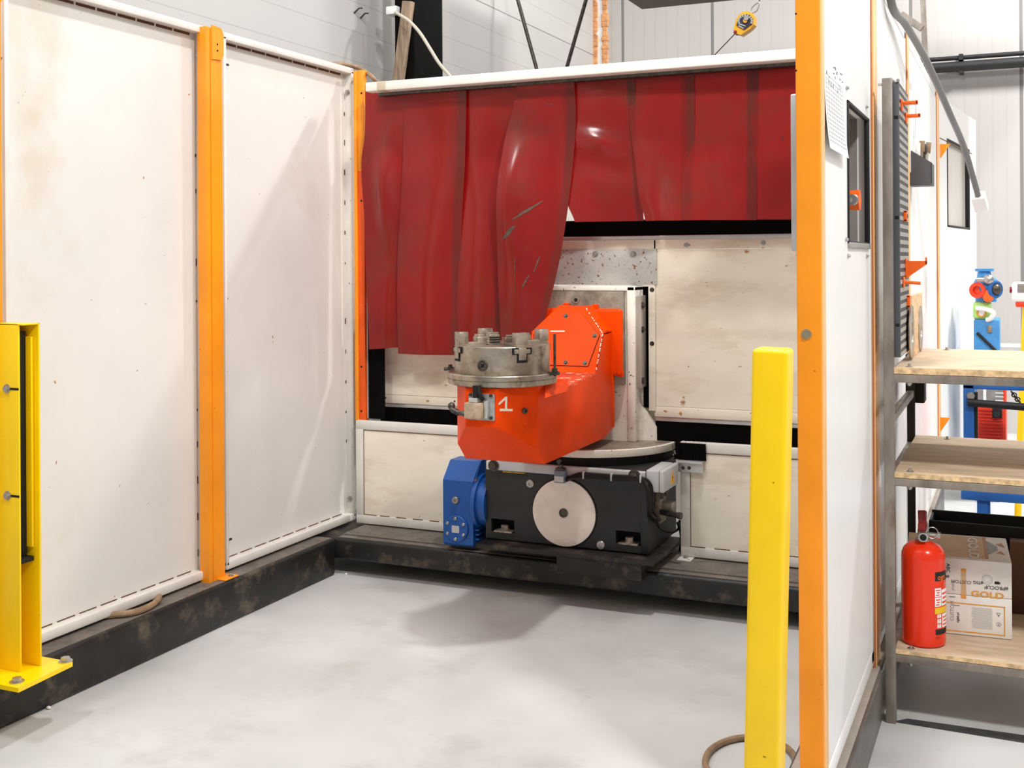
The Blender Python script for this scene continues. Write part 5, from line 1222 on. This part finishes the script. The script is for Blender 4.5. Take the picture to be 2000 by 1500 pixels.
# ================================================================== HALL DETAILS
WY = 11.97
w_ = lambda u, v: PY(u, v, WY)
def pipe(u0, v0, v1, r, label, mat=GRAPH, y=WY-.08):
    a, b = PY(u0, v0, y), PY(2000, v1, y); z = (a.z+b.z)/2
    t = thing('wall_pipe', label, 'pipe', (4, y, z), 'dark pipes on the rear hall wall')
    MB().cyl((-1.4, y, z), (9.5, y, z), r, 18).build('pipe_body', mat, t)
    k = MB()
    for x in (PY(1877, 110, y).x, 1.5, 3.5): k.box(x-.02, x+.02, y-.03, 11.999, z-r-.02, z+r+.01)
    k.build('pipe_clamp', mat, t)
    return t
pipe(1812, 116, 105, .022, 'thin dark pipe running along the rear hall wall, upper of two')
pipe(1818, 133, 122, .05, 'thick dark pipe running along the rear hall wall, lower of two')
pipe_c = PY(1985, 679, 11.9)
tag(MB().cyl((-.3, 11.9, pipe_c.z), (8, 11.9, pipe_c.z), .045, 16).build('conduit', ALU), 'grey conduit low on the rear hall wall behind the blue cabinet', 'conduit')
# bracing in the far right
bs = thing('roof_brace', 'rusty grey steel tube brace high on the rear hall wall', 'brace', (-.8, 11.7, 3.4))
a, b = PY(1801, -40, 11.75), PY(1807, 112, 11.75)
MB().bar(a, b, .05, .05, up=(0, 1, 0)).build('upright_tube', RACK, bs)
MB().bar(PY(1760, 28, 11.72), PY(1801, 56, 11.72), .06, .06, up=(0, 1, 0)).build('diagonal_tube', RACK, bs)
# black column, timber, cable
cl_ = tag(bx(-4.06, -3.9, 7.1, 7.54, 0, 6.5, .01).build('steel_column', flat('black_column_paint', (9, 8, 8), .85, spec=.1)), 'black steel column standing against the left hall wall', 'column')
pa_, pb_ = PY(798, 3, 7.06), PY(778, 160, 7.06)
tag(MB().bar(pa_, pb_+(pb_-pa_)*.5, .075, .05, up=(0, 1, 0), bev=.003).build('timber_plank', TIMBER), 'weathered timber plank leaning against the black column', 'plank')
tag(MB().tube([PY(772, 24, 7.0), PY(782, 30, 6.98), PY(800, 42, 6.97), PY(820, 64, 6.96), PY(838, 92, 6.96), PY(858, 124, 6.96), PY(882, 152, 6.96), PY(900, 175, 6.96)], .012, 8, 5).build('cable', BEIGEC), 'beige cable drooping across the black column', 'cable')
a = PY(776, 25, 7.15); tag(bx(a.x-.04, a.x+.05, 7.05, 7.2, a.z-.03, a.z+.03, .01).build('socket_box', WHITEP), 'small white socket box beside the timber plank', 'box')
for (ua, va, ub, vb, lab) in ((1008, -12, 1048, 134, 'left dark bracing rod above the white rail'), (1148, -12, 1107, 132, 'right dark bracing rod above the white rail')):
    p, q = PY(ua, va, 9.3), PY(ub, vb, 9.3); d = q-p
    tag(MB().cyl(p-d*.3, q+d*.7, .017, 12).build('bracing_rod', STEELD), lab, 'rod', 'diagonal bracing rods')
for (u, v, lab) in ((694, 17, 'upper bent steel hook on the left hall wall'), (706, 27, 'lower bent steel hook on the left hall wall')):
    a = PX(u+2, v-10, HX+.01)
    p = PX(u, v, HX+.01)
    tag(MB().tube([p+V((-.01, 0, -.03)), p+V((.03, 0, 0)), PX(u+14, v-1, HX+.06)], .006, 8).build('wall_hook', STEELD), lab, 'hook', 'bent hooks on the left hall wall')
# dark extraction hood
hz = 3.85; hc = PZ(1254, 18, hz)
hd_ = thing('extraction_hood', 'dark brown hood hanging high above the rear of the booth', 'hood', (hc.x+1.5, hc.y-.8, hz))
MB().prism([(hc.x, hc.y, hz), (hc.x+3.6, hc.y, hz), (hc.x+3.6, hc.y-1.5, hz), (hc.x, hc.y-1.5, hz)], (0, 0, .02)).build('hood_floor', DUCT, hd_)
MB().add([(hc.x, hc.y, hz+.02), (hc.x+3.6, hc.y, hz+.02), (hc.x+3.6, hc.y-1.5, hz+.02), (hc.x, hc.y-1.5, hz+.02), (hc.x-.12, hc.y+.05, hz+.6), (hc.x+3.6, hc.y+.05, hz+.6), (hc.x+3.6, hc.y-1.5, hz+.6), (hc.x-.12, hc.y-1.5, hz+.6)], [(0, 1, 2, 3), (7, 6, 5, 4), (0, 4, 5, 1), (1, 5, 6, 2), (2, 6, 7, 3), (3, 7, 4, 0)]).build('hood_body', DUCT, hd_)
# spring balancer
by_ = 6.3
q_ = lambda x, y, yy_=by_: PY(1220+x/5.882, y/5.882, yy_)
sb = thing('spring_balancer', 'yellow spring balancer hanging from a carabiner above the white rail', 'balancer', q_(1380, 260))
out = [(1415, 128), (1460, 150), (1490, 185), (1485, 280), (1440, 330), (1335, 400), (1290, 385), (1250, 340), (1275, 235), (1300, 180), (1350, 140)]
MB().prism([q_(x, y) for x, y in out], (0, .07, 0)).build('housing', paint('balancer_yellow', (226, 165, 10), .4), sb)
inn = [(1400, 165), (1440, 172), (1475, 215), (1470, 275), (1375, 345), (1285, 290), (1310, 215), (1345, 180)]
fcx = MB().prism([q_(x, y) for x, y in inn], (0, -.006, 0)).build('face_plate', flat('dark_blue_plate', (32, 38, 48), .5), sb)
kc = q_(1402, 210, by_-.006); MB().cyl(kc, kc+V((0, -.012, 0)), .014, 18).build('centre_cap', STEELB, fcx)
kc2 = q_(1388, 240, by_-.006); MB().cyl(kc2, kc2+V((0, -.008, 0)), .012, 18).build('brass_cap', GOLDP, fcx)
tx = MB(); random.seed(9)
for k in range(11):
    t = math.radians(200-22*k); p = q_(1385+78*cs(t), 240-62*sn(t), by_-.0065)
    tx.obox(p, (cs(t-pi/2), 0, sn(t-pi/2)), (0, 1, 0), (cs(t), 0, sn(t)), .0045, .0004, .006)
for k in range(2): tx.bar(q_(1300+8*k, 268+26*k, by_-.0065), q_(1388-22*k, 300+26*k, by_-.0065), .0008, .006, (0, 0, 1))
tx.build('face_print', INKG, fcx)
MB().box(q_(1250, 360).x, q_(1250, 360).x+.02, by_-.002, by_+.07, q_(1270, 385).z, q_(1270, 345).z, .004).build('red_bumper', REDD, sb)
la, lb_ = q_(1455, 155, by_+.03), q_(1545, 28, by_+.03); ax = (lb_-la).normalized(); sd_ = ax.cross(V((0, 1, 0))).normalized()
MB().tube([la+sd_*.0, la+ax*.02+sd_*.014, lb_-ax*.03+sd_*.014, lb_, lb_-ax*.03-sd_*.014, la+ax*.02-sd_*.014, la], .004, 8, 5).build('carabiner', STEELB, sb)
MB().tube([q_(1275, 380, by_+.03), q_(1045, 620, by_+.03), q_(880, 790, by_+.03)], .003, 6).build('wire', STEELD, sb)
MB().tube([lb_-ax*.004, lb_+V((.02, 0, .06)), lb_+V((.05, 0, 3.))], .003, 6).build('hanging_wire', STEELD, sb)

# ================================================================== LIGHT
W = bpy.data.worlds.new('hall_light'); SC.world = W; W.use_nodes = True
W.node_tree.nodes['Background'].inputs[0].default_value = (1., .995, .988, 1); W.node_tree.nodes['Background'].inputs[1].default_value = .8
def lamp(loc, target, size, watts, col=(1, .992, .982)):
    L_ = bpy.data.lights.new('hall_or_fill_lamp', 'AREA'); L_.shape = 'RECTANGLE'; L_.size, L_.size_y = size; L_.energy = watts; L_.color = col
    o = bpy.data.objects.new('hall_or_fill_lamp', L_); C.objects.link(o); o.location = loc
    o.rotation_euler = (V(target)-V(loc)).to_track_quat('-Z', 'Y').to_euler()
lamp((-.85, 3.9, 6.8), (-1.6, 4.6, 0), (.35, .35), 450)
lamp((5.8, 4.6, 7.0), (-1.5, 4.5, 1.), (.6, .6), 270)
lamp((2.8, .3, 6.8), (-.4, 5., .8), (.6, .6), 900)
lamp((-3.4, .6, 6.4), (-2.0, 5.2, 1.4), (.8, .8), 280)  # added front-left fill, placed so the curtain strips catch highlights
lamp((2.6, 9.2, 7.2), (2.4, 12, 2.), (1, 1), 1900)  # added fill to brighten the right part of the rear hall wall
lamp((-2., 9.6, 6.6), (-2.2, 5.6, 1.8), (.8, .8), 260)  # added backlight for the curtain, turned away from the rear wall
# ================================================================== CAMERA
cam = bpy.data.cameras.new('camera'); co = bpy.data.objects.new('camera', cam); C.objects.link(co)
cam.sensor_fit = 'HORIZONTAL'; cam.sensor_width = 36; cam.lens = F/2000*36
cam.shift_x = 0; cam.shift_y = -(750-CY)/2000
cam.clip_start = .05; cam.clip_end = 100
co.matrix_world = Matrix.Translation(O) @ Matrix.Rotation(YAW, 4, 'Z') @ Matrix.Rotation(math.pi/2, 4, 'X') @ Matrix.Rotation(ROLL, 4, 'Z')
SC.camera = co
SC.view_settings.view_transform = 'Standard'
try: SC.view_settings.look = 'None'
except Exception: pass
SC.view_settings.gamma = 1; SC.view_settings.exposure = -1.22
SC.view_settings.use_curve_mapping = False
